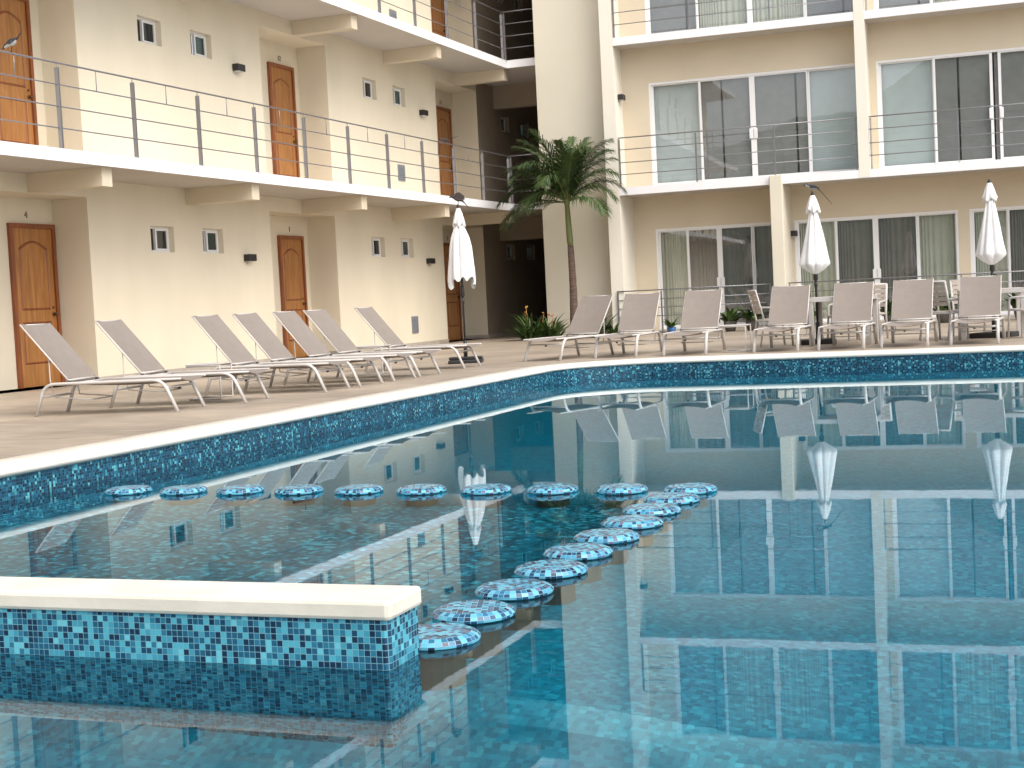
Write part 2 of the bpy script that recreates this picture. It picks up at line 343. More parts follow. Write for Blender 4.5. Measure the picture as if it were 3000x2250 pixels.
# pool walls + floor
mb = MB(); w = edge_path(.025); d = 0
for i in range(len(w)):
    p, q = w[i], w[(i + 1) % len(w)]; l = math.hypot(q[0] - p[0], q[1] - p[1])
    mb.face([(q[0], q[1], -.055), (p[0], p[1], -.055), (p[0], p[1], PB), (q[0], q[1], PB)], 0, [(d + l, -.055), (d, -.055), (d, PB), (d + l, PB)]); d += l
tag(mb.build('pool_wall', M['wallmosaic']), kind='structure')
mb = MB()
mb.face([(p[0], p[1], PB + .001) for p in reversed(w)], 0, [(p[0] + 20, p[1] + 20) for p in reversed(w)])
tag(mb.build('pool_floor', M['floormosaic']), kind='structure')
# a shallower shelf round the bar stools, sloping softly into the deep part
mb = MB(); bz = -.66; nx, ny = 48, 56; X0, X1, YA_, YB_ = XI - .02, .6, 1.9, 9.9; V = []; UV = []
for a_ in range(nx + 1):
    for b_ in range(ny + 1):
        x = X0 + (X1 - X0) * a_ / nx; y = YA_ + (YB_ - YA_) * b_ / ny
        dx = max(0, x + 1.85); dy = max(0, (4.1 - y) * 3, y - 7.45); t = min(1, math.hypot(dx, dy) / 2.0); t = t * t * (3 - 2 * t)
        V.append((x, y, (bz) * (1 - t) + (PB + .004) * t))
for a_ in range(nx):
    for b_ in range(ny):
        q = [V[a_ * (ny + 1) + b_], V[(a_ + 1) * (ny + 1) + b_], V[(a_ + 1) * (ny + 1) + b_ + 1], V[a_ * (ny + 1) + b_ + 1]]
        mb.face(q, 1 if (q[0][0] < -1.9 and q[0][1] > 4.1 and q[2][1] < 7.5) else 0, [(p[0] + 20, p[1] + 20) for p in q])
tag(mb.build('pool_shelf', [M['floormosaic'], M['benchmosaic']]), kind='structure')
mb = MB(); mb.face([(p[0], p[1], WZ) for p in reversed(w)])
tag(mb.build('pool_water', M['water']), kind='structure')

# swim-up bar wall in the water
bar = empty('swim_up_bar', (-1.81, 3.86, WZ), 0, 'low mosaic bar wall in the water capped with a cream stone slab', 'pool bar')
mb = MB(); bx0, bx1, by0, by1 = -5.77 + 1.81, -.012, 3.752 - 3.86, 3.968 - 3.86
zt = -.057 - WZ; zb = PB - WZ
def uvquad(mb, p, q, u0, z0, z1, mi=0):
    l = math.hypot(q[0] - p[0], q[1] - p[1])
    mb.face([(p[0], p[1], z0), (q[0], q[1], z0), (q[0], q[1], z1), (p[0], p[1], z1)], mi, [(u0, z0), (u0 + l, z0), (u0 + l, z1), (u0, z1)])
off = TS * 400 - (zt % TS) 
loop = [(bx0, by0), (bx1 - .012, by0), (bx1, by0 + .012), (bx1, by1 - .012), (bx1 - .012, by1), (bx0, by1)]
u = .003
for i in range(len(loop) - 1):
    uvquad(mb, loop[i], loop[i + 1], u, zb, zt); u += math.hypot(loop[i + 1][0] - loop[i][0], loop[i + 1][1] - loop[i][1])
o = mb.build('bar_wall', M['mosaic'], bar)
mb = MB(); mb.bevbox((-5.775 + 1.81, 3.742 - 3.86, -.058 - WZ), (0, 3.978 - 3.86, .0 - WZ), .012)
mb.build('stone_cap', M['barcap'], bar)

# mosaic stools
def make_stool():
    root = empty('pool_stool', (0, 0, 0)); tag(root, 'x', 'stool')
    R = .137; prof = [(0, .030), (.112, .028), (.130, .020), (.139, .009), (.138, .001), (.125, -.005), (.07, -.007), (0, -.007)]
    mb = MB(); N = 40
    for k in range(len(prof) - 1):
        (r0, z0), (r1, z1) = prof[k], prof[k + 1]
        for j in range(N):
            a, b = 2 * PI * j / N, 2 * PI * (j + 1) / N
            P = [(r0 * math.cos(a), r0 * math.sin(a), z0), (r1 * math.cos(a), r1 * math.sin(a), z1), (r1 * math.cos(b), r1 * math.sin(b), z1), (r0 * math.cos(b), r0 * math.sin(b), z0)]
            if k == 0: uv = [(p[0] + 5, p[1] + 5) for p in P]
            else:
                t0 = [0, 0, .0195, .0390, .05, .07, .12, .2][k]; t1 = [0, 0.0195, .0390, .05, .07, .12, .2, .3][k] if k > 1 else .0195
                t0 = t0 if k > 1 else 0
                uw = .0195; uv = [(1.014 + j * uw, t0 + 3.003), (1.014 + j * uw, t1 + 3.003), (1.014 + (j + 1) * uw, t1 + 3.003), (1.014 + (j + 1) * uw, t0 + 3.003)]
            if k == 0: P = [P[0], P[1], P[2]]; uv = uv[:3]
            if k == len(prof) - 2: P = [P[0], P[1], P[3]]; uv = [uv[0], uv[1], uv[3]]
            mb.face(P, 1 if k >= 5 else 0, uv, False)
    mb.build('seat', [M['stooltile'], M['underside']], root)
    mb = MB(); u = 0
    for j in range(16):
        a, b = 2 * PI * j / 16, 2 * PI * (j + 1) / 16; l = .09 * 2 * math.sin(PI / 16)
        mb.face([(.09 * math.cos(a), .09 * math.sin(a), PB - WZ), (.09 * math.cos(b), .09 * math.sin(b), PB - WZ), (.09 * math.cos(b), .09 * math.sin(b), -.009), (.09 * math.cos(a), .09 * math.sin(a), -.009)], 0, [(u, 0), (u + l, 0), (u + l, .9), (u, .9)]); u += l
    mb.build('pedestal', M['underside'], root)
    return root
ordn = ['first', 'second', 'third', 'fourth', 'fifth', 'sixth', 'seventh', 'eighth', 'ninth', 'tenth', 'eleventh']
stool = make_stool()
for i in range(9):
    lab = ('blue mosaic stool at the left end of the far straight row, against the pool wall' if i == 0 else
           'blue mosaic stool, %s from the left in the far straight row' % ordn[i])
    place(stool, i == 0, (-5.26 + i * .3815, 7.42, WZ + .004), .4 * i, lab, 'round mosaic stools standing in the water')
for i, y in enumerate([7.42, 7.06, 6.70, 6.33, 5.95, 5.58, 5.21, 4.83, 4.46, 4.12]):
    lab = ('blue mosaic stool at the corner where the two rows of stools meet' if i == 0 else
           'blue mosaic stool half hidden behind the end of the bar wall' if i == 9 else
           'blue mosaic stool, %s from the bar wall in the receding diagonal row' % ordn[9 - i])
    place(stool, False, (-1.84 - .006 * (i % 3), y, WZ + .004 - .003 * (i == 9)), 1 + .7 * i, lab, 'round mosaic stools standing in the water')

# ------------------------------------------------------------------ buildings
def grid_wall(mb, P, us, zs, holes, depth, mi=0, rmi=0):
    """flat wall in (u,z) with rectangular holes (u0,u1,z0,z1[,depth]); P(u,z,d) gives the point d behind the face"""
    U = sorted(set([us[0], us[1]] + [h[0] for h in holes] + [h[1] for h in holes])); Z = sorted(set([zs[0], zs[1]] + [h[2] for h in holes] + [h[3] for h in holes]))
    for i in range(len(U) - 1):
        for j in range(len(Z) - 1):
            cu, cz = (U[i] + U[i + 1]) / 2, (Z[j] + Z[j + 1]) / 2
            if any(h[0] < cu < h[1] and h[2] < cz < h[3] for h in holes): continue
            mb.face([P(U[i], Z[j], 0), P(U[i + 1], Z[j], 0), P(U[i + 1], Z[j + 1], 0), P(U[i], Z[j + 1], 0)], mi)
    for h in holes:
        a, b, c, d = h[:4]; D = h[4] if len(h) > 4 else depth
        mb.face([P(a, c, 0), P(a, d, 0), P(a, d, D), P(a, c, D)], rmi)
        mb.face([P(b, c, 0), P(b, c, D), P(b, d, D), P(b, d, 0)], rmi)
        mb.face([P(a, d, 0), P(b, d, 0), P(b, d, D), P(a, d, D)], rmi)
        mb.face([P(a, c, 0), P(a, c, D), P(b, c, D), P(b, c, 0)], rmi)

XW, XD, XS = -12.215, -12.787, -11.0
FL = [0, 2.872, 5.905, 8.93]            # corridor floor levels
SB = [None, 2.72, 5.745, 8.77]          # undersides
WB = [1.772, 4.756, 7.771]; WT = [2.145, 5.129, 8.144]; DT = [2.15, 5.134, 8.149]; LT = [2.485, 5.51, 8.53]
wins = [(3.7, 4.28), (5.05, 5.63), (10.94, 11.53), (12.30, 12.88), (18.157, 18.748), (19.525, 20.105), (25.374, 25.95), (26.705, 27.28), (32.60, 33.16), (33.98, 34.55)]
recs = [(7.15, 9.5), (14.37, 16.72), (21.59, 23.92), (28.82, 31.14)]
lw = empty('apartment_building', (XW, 20, 0), 0, 'long cream wing with open corridors, wooden room doors and small paired windows', 'building')
def LP(p): return (p[0] - XW, p[1] - 20, p[2])
class LMB(MB):
    def build(s, name, mats, parent=None, **k):
        s.v = [LP(p) for p in s.v]; return MB.build(s, name, mats, parent or lw, **k)
mb = LMB(); P = lambda u_, z_, d_: (XW - d_, u_, z_)
holes = []; PY = 31.145
for f in range(3):
    holes += [(a, b, WB[f], WT[f], .16) for a, b in wins] + [(a, b, FL[f] + (0 if f == 0 else 0), LT[f], XW - XD) for a, b in recs]
grid_wall(mb, P, (-3, PY), (0, 9.35), [h for h in holes if h[0] < PY], .16); mbp = LMB(); grid_wall(mbp, P, (PY, 42), (0, 9.35), [h for h in holes if h[0] > PY], .16)
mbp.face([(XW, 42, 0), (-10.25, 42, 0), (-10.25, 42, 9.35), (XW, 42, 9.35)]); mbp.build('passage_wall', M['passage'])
for f in range(3):
    for a, b in recs: mb.face([(XD, a, FL[f]), (XD, b, FL[f]), (XD, b, LT[f]), (XD, a, LT[f])])
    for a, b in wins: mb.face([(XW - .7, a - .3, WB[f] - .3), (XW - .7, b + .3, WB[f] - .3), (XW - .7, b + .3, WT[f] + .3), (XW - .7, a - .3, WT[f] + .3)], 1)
mb.face([(XW, -3, 0), (XW - 9, -3, 0), (XW - 9, -3, 9.35), (XW, -3, 9.35)])
mb.face([(XW, -3, 9.35), (XW - 9, -3, 9.35), (XW - 9, 42, 9.35), (XW, 42, 9.35)])
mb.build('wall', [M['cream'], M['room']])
for f in (1, 2, 3):
    mb = LMB(); z0, z1 = SB[f], FL[f]
    # L-shaped slab: corridor and the piece turning to the stair tower
    xs, xe, yc = XS, -10.252, 29.917
    top = [(XW + .001, -3), (xs, -3), (xs, yc), (xe, yc), (xe, 41.9), (XW + .001, 41.9)]
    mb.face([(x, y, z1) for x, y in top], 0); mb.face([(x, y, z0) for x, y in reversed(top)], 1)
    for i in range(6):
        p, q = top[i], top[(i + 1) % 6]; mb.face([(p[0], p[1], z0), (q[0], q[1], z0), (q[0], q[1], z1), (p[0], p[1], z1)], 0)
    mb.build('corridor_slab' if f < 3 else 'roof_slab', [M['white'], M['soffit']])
for f in (1, 2, 3):
    for k in range(-1, 5):
        y = 15.51 + 3.608 * k
        mb = LMB(); mb.box((XW + .002, y, SB[f] - .236), (-11.085, y + .21, SB[f] - .001)); mb.build('beam', M['tan'])
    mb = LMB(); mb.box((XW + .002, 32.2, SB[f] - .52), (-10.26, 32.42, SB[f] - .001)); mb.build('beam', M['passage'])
def gridbox(mb, y0, y1, z0, z1, x0, x1, mi=0): mb.box((x0, y0, z0), (x1, y1, z1), mi)
def small_window(y0, y1, z0, z1):
    x = XW - .11
    mb = LMB(); t = .032
    gridbox(mb, y0, y1, z0, z0 + t, x - .04, x + .02); gridbox(mb, y0, y1, z1 - t, z1, x - .04, x + .02)
    gridbox(mb, y0, y0 + t * .6, z0 + t, z1 - t, x - .04, x + .018); gridbox(mb, y1 - t, y1, z0 + t, z1 - t, x - .04, x + .018)
    fr = mb.build('window', M['alu'])
    ym = y0 + (y1 - y0) * .40
    mb = LMB(); s = .036
    gridbox(mb, ym, ym + s, z0 + t, z1 - t, x - .01, x + .028); gridbox(mb, y1 - t - s * .8, y1 - t, z0 + t, z1 - t, x - .01, x + .028)
    gridbox(mb, ym + s, y1 - t - s * .8, z0 + t, z0 + t + s * .7, x - .01, x + .028); gridbox(mb, ym + s, y1 - t - s * .8, z1 - t - s * .7, z1 - t, x - .01, x + .028)
    mb.build('sliding_sash', M['alu'], fr)
    mb = LMB(); mb.face([(x + .01, ym + s, z0 + t + s * .7), (x + .01, y1 - t - s * .8, z0 + t + s * .7), (x + .01, y1 - t - s * .8, z1 - t - s * .7), (x + .01, ym + s, z1 - t - s * .7)]); mb.build('pane', M['darkglass'], fr)
    mb = LMB(); mb.face([(x - .02, y0 + t * .6, z0 + t), (x - .02, ym, z0 + t), (x - .02, ym, z1 - t), (x - .02, y0 + t * .6, z1 - t)]); mb.build('insect_screen', M['black'], fr)
for f in range(3):
    for a, b in wins:
        small_window(a, b, WB[f], WT[f])

def text_obj(body, size, mat_, parent, M4, name='room_number'):
    cu = bpy.data.curves.new(name, 'FONT'); cu.body = body; cu.size = size; cu.extrude = .006; cu.align_x = 'CENTER'
    tmp = bpy.data.objects.new('tmp', cu); sc.collection.objects.link(tmp); bpy.context.view_layer.update()
    dg = bpy.context.evaluated_depsgraph_get(); me = bpy.data.meshes.new_from_object(tmp.evaluated_get(dg)); bpy.data.objects.remove(tmp)
    me.transform(M4); me.materials.clear(); me.materials.append(mat_)
    o = bpy.data.objects.new(name, me); sc.collection.objects.link(o); o.parent = parent
    return o
def room_door(y0, y1, z0, z1, num=None, numy=None):
    x = XD; t = .06
    mb = LMB()
    mb.box((x, y0, z0), (x + .05, y0 + t, z1)); mb.box((x, y1 - t, z0), (x + .05, y1, z1)); mb.box((x, y0 + t, z1 - t), (x + .05, y1 - t, z1))
    fr = mb.build('door', M['wooddark'])
    a, b, top = y0 + t, y1 - t, z1 - t; W = b - a
    mb = LMB(); mb.box((x - .02, a, z0 + .005), (x + .022, b, top)); leaf = mb.build('door_leaf', M['wood'], fr)
    # arched upper moulding and raised field, lower moulding and field
    def ring(pts, d0, d1, wd, mi=0):
        c = Vector((sum(p[0] for p in pts) / len(pts), sum(p[1] for p in pts) / len(pts)))
        mb = MBR; n = len(pts); inn = []
        for p in pts:
            v = Vector(p) - c; inn.append((p[0] - math.copysign(min(wd, abs(v.x)), v.x), p[1] - math.copysign(min(wd, abs(v.y)), v.y)))
        for i in range(n):
            p, q, r, s_ = pts[i], pts[(i + 1) % n], inn[(i + 1) % n], inn[i]
            mb.face([(x + d0, p[0], p[1]), (x + d0, q[0], q[1]), (x + d1, (q[0] + r[0]) / 2, (q[1] + r[1]) / 2), (x + d1, (p[0] + s_[0]) / 2, (p[1] + s_[1]) / 2)], mi)
            mb.face([(x + d1, (p[0] + s_[0]) / 2, (p[1] + s_[1]) / 2), (x + d1, (q[0] + r[0]) / 2, (q[1] + r[1]) / 2), (x + d0, r[0], r[1]), (x + d0, s_[0], s_[1])], mi)
        return inn
    MBR = LMB(); H = z1 - z0
    l, r_ = a + W * .13, b - W * .13; zl, zh = z0 + H * .47, z0 + H * .86
    arch = [(l, zl), (r_, zl), (r_, zh - .02)] + [(l + (r_ - l) * (1 - k / 10), zh - .02 + .10 * math.sin(PI * k / 10)) for k in range(1, 10)] + [(l, zh - .02)]
    i1 = ring(arch, .0225, .034, .03)
    low = [(l, z0 + H * .14), (r_, z0 + H * .14), (r_, z0 + H * .40), (l, z0 + H * .40)]
    i2 = ring(low, .0225, .034, .03)
    MBR.build('panel_moulding', M['wooddark'], leaf)
    MBR = LMB()
    for pts in (i1, i2): MBR.face([(x + .0235, p[0], p[1]) for p in pts])
    MBR.build('raised_panel', M['wood'], leaf)
    mb = LMB(); hy = b - .055; hz = z0 + .95
    mb.tube([(x + .022, hy, hz), (x + .03, hy, hz)], .026, 12); mb.tube([(x + .03, hy, hz), (x + .06, hy, hz)], .009, 8)
    mb.tube([(x + .055, hy, hz), (x + .065, hy, hz), (x + .085, hy, hz), (x + .095, hy, hz)], .02, 12, rads=[.012, .024, .024, .012])
    mb.tube([(x + .022, hy, hz + .09), (x + .034, hy, hz + .09)], .016, 10)
    mb.build('handle', M['brass'], fr)
    if num:
        R4 = Matrix(((0, 0, 1, 0), (1, 0, 0, 0), (0, 1, 0, 0), (0, 0, 0, 1)))
        T = Matrix.Translation(Vector(LP((x + .008, numy or (y0 + y1) / 2, z1 + .075))))
        text_obj(num, .125, M['number'], fr, T @ R4)
room_door(15.78, 16.695, 0, 2.15, '4', 16.17)
room_door(22.81, 23.69, 0, 2.15, '1', 23.26)
room_door(30.02, 30.90, 0, 2.15, '3', 30.4)
room_door(8.58, 9.46, 0, 2.15)
room_door(15.60, 16.48, FL[1], DT[1], '14', 16.05)
room_door(22.81, 23.69, FL[1], DT[1], '12', 23.25)
room_door(30.02, 30.90, FL[1], DT[1], '11', 30.42)
room_door(8.36, 9.24, FL[1], DT[1])
for y in (8.36, 15.6, 22.81, 30.02): room_door(y, y + .88, FL[2], DT[2])
# skirting, conduits and vents
for f in range(3):
    mb = LMB(); z = FL[f]
    segs = [(-3, recs[0][0])] + [(recs[i][1], recs[i + 1][0]) for i in range(3)] + [(recs[3][1], 41.9)]
    for a, b in segs: mb.box((XW, a, z), (XW + .012, b, z + .075))
    for a, b in recs: mb.box((XD + .58 - .012 + .004, b - .0, z), (XD, b - .012, z + .075)); 
    mb.build('skirting', M['skirt'])
    mb = LMB()
    for a, b in recs[1:3]: mb.box((XD + .02, a + .001, z + .02), (XD + .05, a + .025, DT[f] + .1))
    mb.build('conduit', M['skirt'])
for y0, y1, z0, z1 in ((27.0, 27.29, .266, .60), (26.73, 27.04, 3.28, 3.593), (26.73, 27.04, 6.3, 6.61)):
    mb = LMB(); mb.box((XW + .0, y0, z0), (XW + .02, y1, z1))
    for k in range(6): mb.box((XW + .0205, y0 + .02, z0 + .03 + k * (z1 - z0 - .06) / 6), (XW + .028, y1 - .02, z0 + .05 + k * (z1 - z0 - .06) / 6))
    mb.build('meter_cover', M['vent'])

# corridor railings
def railing(name, A, B, z0, posts, label, spacers=(), rails=(1.01, .757, .50, .246), post_top=.955, pw=.05, pd=.014, group=None, double=True, ends=True):
    A = Vector(A); B = Vector(B); d = (B - A); L_ = d.length; d.normalize(); nrm = Vector((-d.y, d.x))
    root = empty(name, (A.x, A.y, z0), math.atan2(d.y, d.x), label, 'railing', group)
    for i, h in enumerate(rails):
        mb = MB(); mb.tube([(0, 0, h), (L_, 0, h)], .012 if i == 0 else .0085, 8); mb.build('top_rail' if i == 0 else 'rail', M['steel'], root)
    for s in posts:
        mb = MB()
        mb.box((s - pd, -pw / 2, 0), (s - pd + .009, pw / 2, post_top)); mb.box((s + pd - .009, -pw / 2, 0), (s + pd, pw / 2, post_top))
        for h in rails[1:]: mb.box((s - pd + .0095, -.012, h - .02), (s + pd - .0095, .012, h + .02))
        mb.box((s - pd - .01, -pw / 2 - .012, 0), (s + pd + .01, pw / 2 + .012, .006))
        mb.tube([(s, 0, post_top - .03), (s, 0, rails[0])], .006, 6)
        mb.build('post', M['steel'], root)
    for s in spacers:
        mb = MB(); mb.tube([(s, 0, rails[1]), (s, 0, rails[0])], .006, 6); mb.build('spacer', M['steel'], root)
    return root
ys = [14.713 + 1.513 * k for k in range(-8, 10)]
for f, lab in ((1, 'steel railing along the first floor corridor edge of the long wing'), (2, 'steel railing along the top floor corridor edge of the long wing')):
    yA = -2.9; yB = 29.86
    railing('corridor_railing', (-11.05, yA), (-11.05, yB), FL[f] + .001, [y - yA for y in ys] + [yB - yA - .02], lab, [y - yA + .7565 for y in ys[:-1]])
    railing('corridor_railing', (-11.03, 29.87), (-10.26, 29.87), FL[f] + .001, [.03], 'short steel railing closing the %s corridor beside the stair tower' % ('first floor' if f == 1 else 'top floor'))

# wall lamps
def make_lamp():
    root = empty('wall_lamp'); tag(root, 'x', 'lamp')
    mb = MB(); mb.bevbox((.0, -.115, -.055), (.11, .115, .055), .008); mb.build('housing', M['black'], root)
    mb = MB(); mb.box((.02, -.09, -.062), (.095, .09, -.0555)); mb.box((.0, -.03, -.1), (.02, .03, -.056)); mb.build('lens', M['lens'], root)
    return root
lamp = make_lamp(); g = 'black box wall lamps'
for i, (x, y, z, rz, lab) in enumerate([
    (XW, 20.80, 1.71, 0, 'black box lamp on the ground floor wall left of door 1'),
    (XW, 28.0, 1.705, 0, 'black box lamp on the ground floor wall, left of the leftmost closed parasol'),
    (XW, 20.80, 4.71, 0, 'black box lamp on the upper corridor wall left of door 12'),
    (XW, 28.04, 4.72, 0, 'black box lamp on the upper corridor wall above the grey meter cover'),
    (XW, 20.80, 7.72, 0, 'black box lamp on the top corridor wall, seen only in the water'),
    (XW, 28.04, 7.72, 0, 'far black box lamp on the top corridor wall, seen only in the water')]):
    place(lamp, i == 0, (x, y, z), rz, lab, g)

# stair tower
tw = empty('stair_tower', (-9.49, 29.6, 0), 0, 'plain pale cream tower wall behind the palm between the two wings', 'building')
mb = MB(); mb.box((-.76, 0, 0), (.765, 12.4, 9.6)); i0 = len(mb.m) - 6; mb.m[i0 + 5] = 1; mb.build('wall', [M['pale'], M['passage']], tw)  # unseen passage-side face coloured dark to cut bounce light
mb = MB(); mb.box((-.80, -.03, 9.6), (.765, 12.4, 9.72)); mb.build('parapet_cap', M['white'], tw)

# ---- the wing with balconies, local frame: x along the facade, y into the building
RW = (-8.7, 29.19, 0); RPH = math.radians(1.605)
rw = empty('apartment_building', RW, RPH, 'cream wing with white balconies and wide sliding glass doors behind the terrace', 'building')
def rww(s, y, z=0):
    c, d = math.cos(RPH), math.sin(RPH); return (RW[0] + s * c - y * d, RW[1] + s * d + y * c, z)
RF = [.05, 2.99, 6.0, 9.05]; RS = [None, 2.83, 5.84, 8.89]; DEP = .6; DG = 1.1; SE = 15.3
floors = [
 (0, DG, [(.72, [1.37, 2.05, 2.73], 3.42, 'Lgwg'), (3.60, [4.41, 5.20, 6.0], 6.79, 'cggc'), (7.0, [7.70, 8.55, 9.35], 10.15, 'cggc'), (10.6, [11.5, 12.4, 13.3], 14.2, 'cggc')], 2.15),
 (1, DEP, [(.82, [1.85, 2.93, 4.03], 5.03, 'SddS'), (5.37, [6.43, 7.52, 8.7], 9.8, 'SddS'), (10.4, [11.5, 12.6, 13.7], 14.9, 'SddS')], 5.115),
 (2, DEP, [(.82, [1.87, 2.95, 4.03], 5.03, 'dccd'), (5.37, [6.43, 7.52, 8.7], 9.8, 'dccd'), (10.4, [11.5, 12.6, 13.7], 14.9, 'dccd')], 8.11)]
for f, dp, W_, zt_ in floors:
    z0, z1 = RF[f], (RS[f + 1])
    mb = MB(); P = lambda u_, z_, d_, dp=dp: (u_, dp + d_, z_)
    zlo = 0 if f == 0 else z0
    grid_wall(mb, P, (.2, SE), (zlo, z1), [(a, min(e, SE), z0, zt_, .14) for a, m_, e, k in W_], .14)
    mb.build('facade_wall', M['tan'], rw)
mb = MB()
mb.box((.262, DG + 5, 0), (SE, DG + 5.2, 9.0)); 
for s in (5.13, 10.2): mb.box((s, DG + .15, 0), (s + .1, DG + 5, 9.0))
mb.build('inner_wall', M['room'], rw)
mb = MB(); mb.box((.0, .0, 0), (.26, 8, 9.6)); mb.build('end_fin_wall', M['fin'], rw)
for f in (1, 2, 3):
    mb = MB(); dpb = 7.9
    for a, b in ((.262, SE),):
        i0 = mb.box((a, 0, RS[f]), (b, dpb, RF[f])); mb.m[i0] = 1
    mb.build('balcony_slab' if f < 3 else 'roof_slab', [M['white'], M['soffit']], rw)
mb = MB(); mb.box((.262, -.0, RF[3] + .001), (SE, .2, 9.55)); mb.build('parapet', M['pale'], rw)
mb = MB(); mb.box((.262, .05, -.02), (SE, DG + .1, .05)); mb.build('terrace_floor', M['skirt'], rw)
for a in (5.03, 10.1):
    mb = MB(); mb.box((a, -.006, 2.845), (a + .2, DEP + .02, 9.04)); mb.build('column', M['fin'], rw)
for a in (3.32, 10.33):
    mb = MB(); mb.bevbox((a, -.13, 0), (a + .24, DG + .02, 2.999), .01); mb.build('column', M['tan'] if False else M['pale'], rw)

def curtain(mb, s0, s1, z0, z1, y, amp=.018, per=.075, seed=0):
    rnd = random.Random(seed); n = max(8, int((s1 - s0) / .012)); pts = []; ph = rnd.random() * 6
    for i in range(n + 1):
        s = s0 + (s1 - s0) * i / n; ph += .012 / per * 2 * PI * (1 + .5 * math.sin(s * 7 + seed)) if i else 0
        pts.append((s, y + amp * math.sin(ph)))
    V = [(s, yy, z0) for s, yy in pts] + [(s + .004 * math.sin(i), yy + .004, z1) for i, (s, yy) in enumerate(pts)]
    mb.idx(V, [(i, i + 1, n + 2 + i, n + 1 + i) for i in range(n)], 0, True)
for f, dp, W_, zt_ in floors:
    z0 = RF[f]
    for wi, (a, mids, e, kinds) in enumerate(W_):
        fy = dp + .03; t = .045
        mb = MB(); mb.box((a, fy - .02, z0), (a + t, fy + .07, zt_)); mb.box((e - t, fy - .02, z0), (e, fy + .07, zt_))
        mb.box((a + t, fy - .02, zt_ - t), (e - t, fy + .07, zt_)); mb.box((a + t, fy - .02, z0), (e - t, fy + .07, z0 + .03))
        sd = mb.build('sliding_door', M['alu'], rw)
        ed = [a + t] + mids + [e - t]; zz0, zz1 = z0 + .03, zt_ - t
        for k in range(4):
            p, q = ed[k], ed[k + 1]; yo = fy + (.035 if k in (0, 3) else .0); s = .042
            s0 = s * (1.3 if k == 2 else 1)
            if f == 1 and wi == 1 and k == 2: p += .10
            mb = MB()
            mb.box((p, yo, zz0), (p + s0, yo + .03, zz1)); mb.box((q - s * (1.3 if k == 1 else .5), yo, zz0), (q, yo + .03, zz1))
            mb.box((p + s0, yo, zz1 - s * .6), (q - s * (1.3 if k == 1 else .5), yo + .03, zz1)); mb.box((p + s0, yo, zz0), (q - s * (1.3 if k == 1 else .5), yo + .03, zz0 + s * 1.2))
            mb.build('sash', M['alu'], sd)
            mb = MB(); mb.face([(p + s, yo + .012, zz0 + s), (q - s * .5, yo + .012, zz0 + s), (q - s * .5, yo + .012, zz1 - s * .6), (p + s, yo + .012, zz1 - s * .6)]); mb.build('glass_pane', M['glass'], sd)
            if k in (1, 2):
                hp = q - .08 if k == 1 else p + .012
                mb = MB(); mb.bevbox((hp, yo - .035, z0 + .83), (hp + .068, yo - .002, z0 + 1.03), .006); mb.build('handle', M['alu'], sd)
            kd = kinds[k]; cm = {'S': 'sheer', 'L': 'curtainw', 'w': 'curtaing', 'c': 'curtainw', 'g': 'curtaing', 'd': 'shade'}[kd]
            mb = MB()
            if kd == 'd' or kd == 'S' and False:
                mid = p + (q - p) * (.42 if k == 1 else .78)
                pp = ed[k]; mb.face([(pp + .03, yo + .07, zz0), (mid - .02, yo + .07, zz0), (mid - .02, yo + .07, zz1), (pp + .03, yo + .07, zz1)])
                mb.face([(mid + .02, yo + .072, zz0), (q - .01, yo + .072, zz0), (q - .01, yo + .072, zz1), (mid + .02, yo + .072, zz1)])
                mb.build('roller_screen', M['shade'], sd)
            elif kd == 'S':
                mb.face([(p + .02, yo + .08, zz0 + .02), (q + .01, yo + .08, zz0 + .02), (q + .01, yo + .08, zz1), (p + .02, yo + .08, zz1)]); mb.build('roller_blind', M['sheer'], sd)
            else:
                curtain(mb, p + .03, q + .01, zz0, zz1, yo + (.12 if kd != 'S' else .10), amp=.018 if kd != 'S' else .006, seed=f * 40 + wi * 7 + k)
                mb.build('curtain', M[cm], sd)

def wrail(s0, s1, z0, posts, rails, pt, label, y=.05):
    A, B = rww(s0, y), rww(s1, y); return railing('balcony_railing', A[:2], B[:2], z0, [p - s0 for p in posts], label, (), rails, pt, .045, .013)
R4_ = (1.0, .76, .50, .26)
wrail(.27, 5.02, 2.992, [.29, 1.86, 3.42, 4.99], R4_, .97, 'steel balcony railing on the first floor between the end fin and the white column')
wrail(5.24, 10.09, 2.992, [5.27, 6.88, 8.45, 10.06], R4_, .97, 'steel balcony railing on the first floor right of the white column')
wrail(.27, 5.02, 6.002, [.29, 1.82, 3.42, 4.99], R4_, .97, 'steel balcony railing on the top floor left of the white column')
wrail(5.24, 10.09, 6.002, [5.27, 6.88, 8.45, 10.06], R4_, .97, 'steel balcony railing on the top floor right of the white column')
wrail(.12, 3.28, .0, [.14, 1.04, 1.14, 3.24], (.885, .70, .53, .36), .86, 'steel terrace railing with a gate, left of the cream ground column', y=-.02)
wrail(3.6, 10.2, .0, [3.62, 6.85, 9.9], (.885, .70, .53, .36), .86, 'long steel terrace railing behind the dining chairs, right of the cream column', y=-.02)
a = rww(.262, .32); place(lamp, False, (a[0], a[1], 4.84), RPH, 'black box lamp on the side of the white end fin above the first balcony', g)
a = rww(3.562, .92); place(lamp, False, (a[0], a[1], 1.88), RPH, 'black box lamp on the cream ground floor column behind the parasols', g)

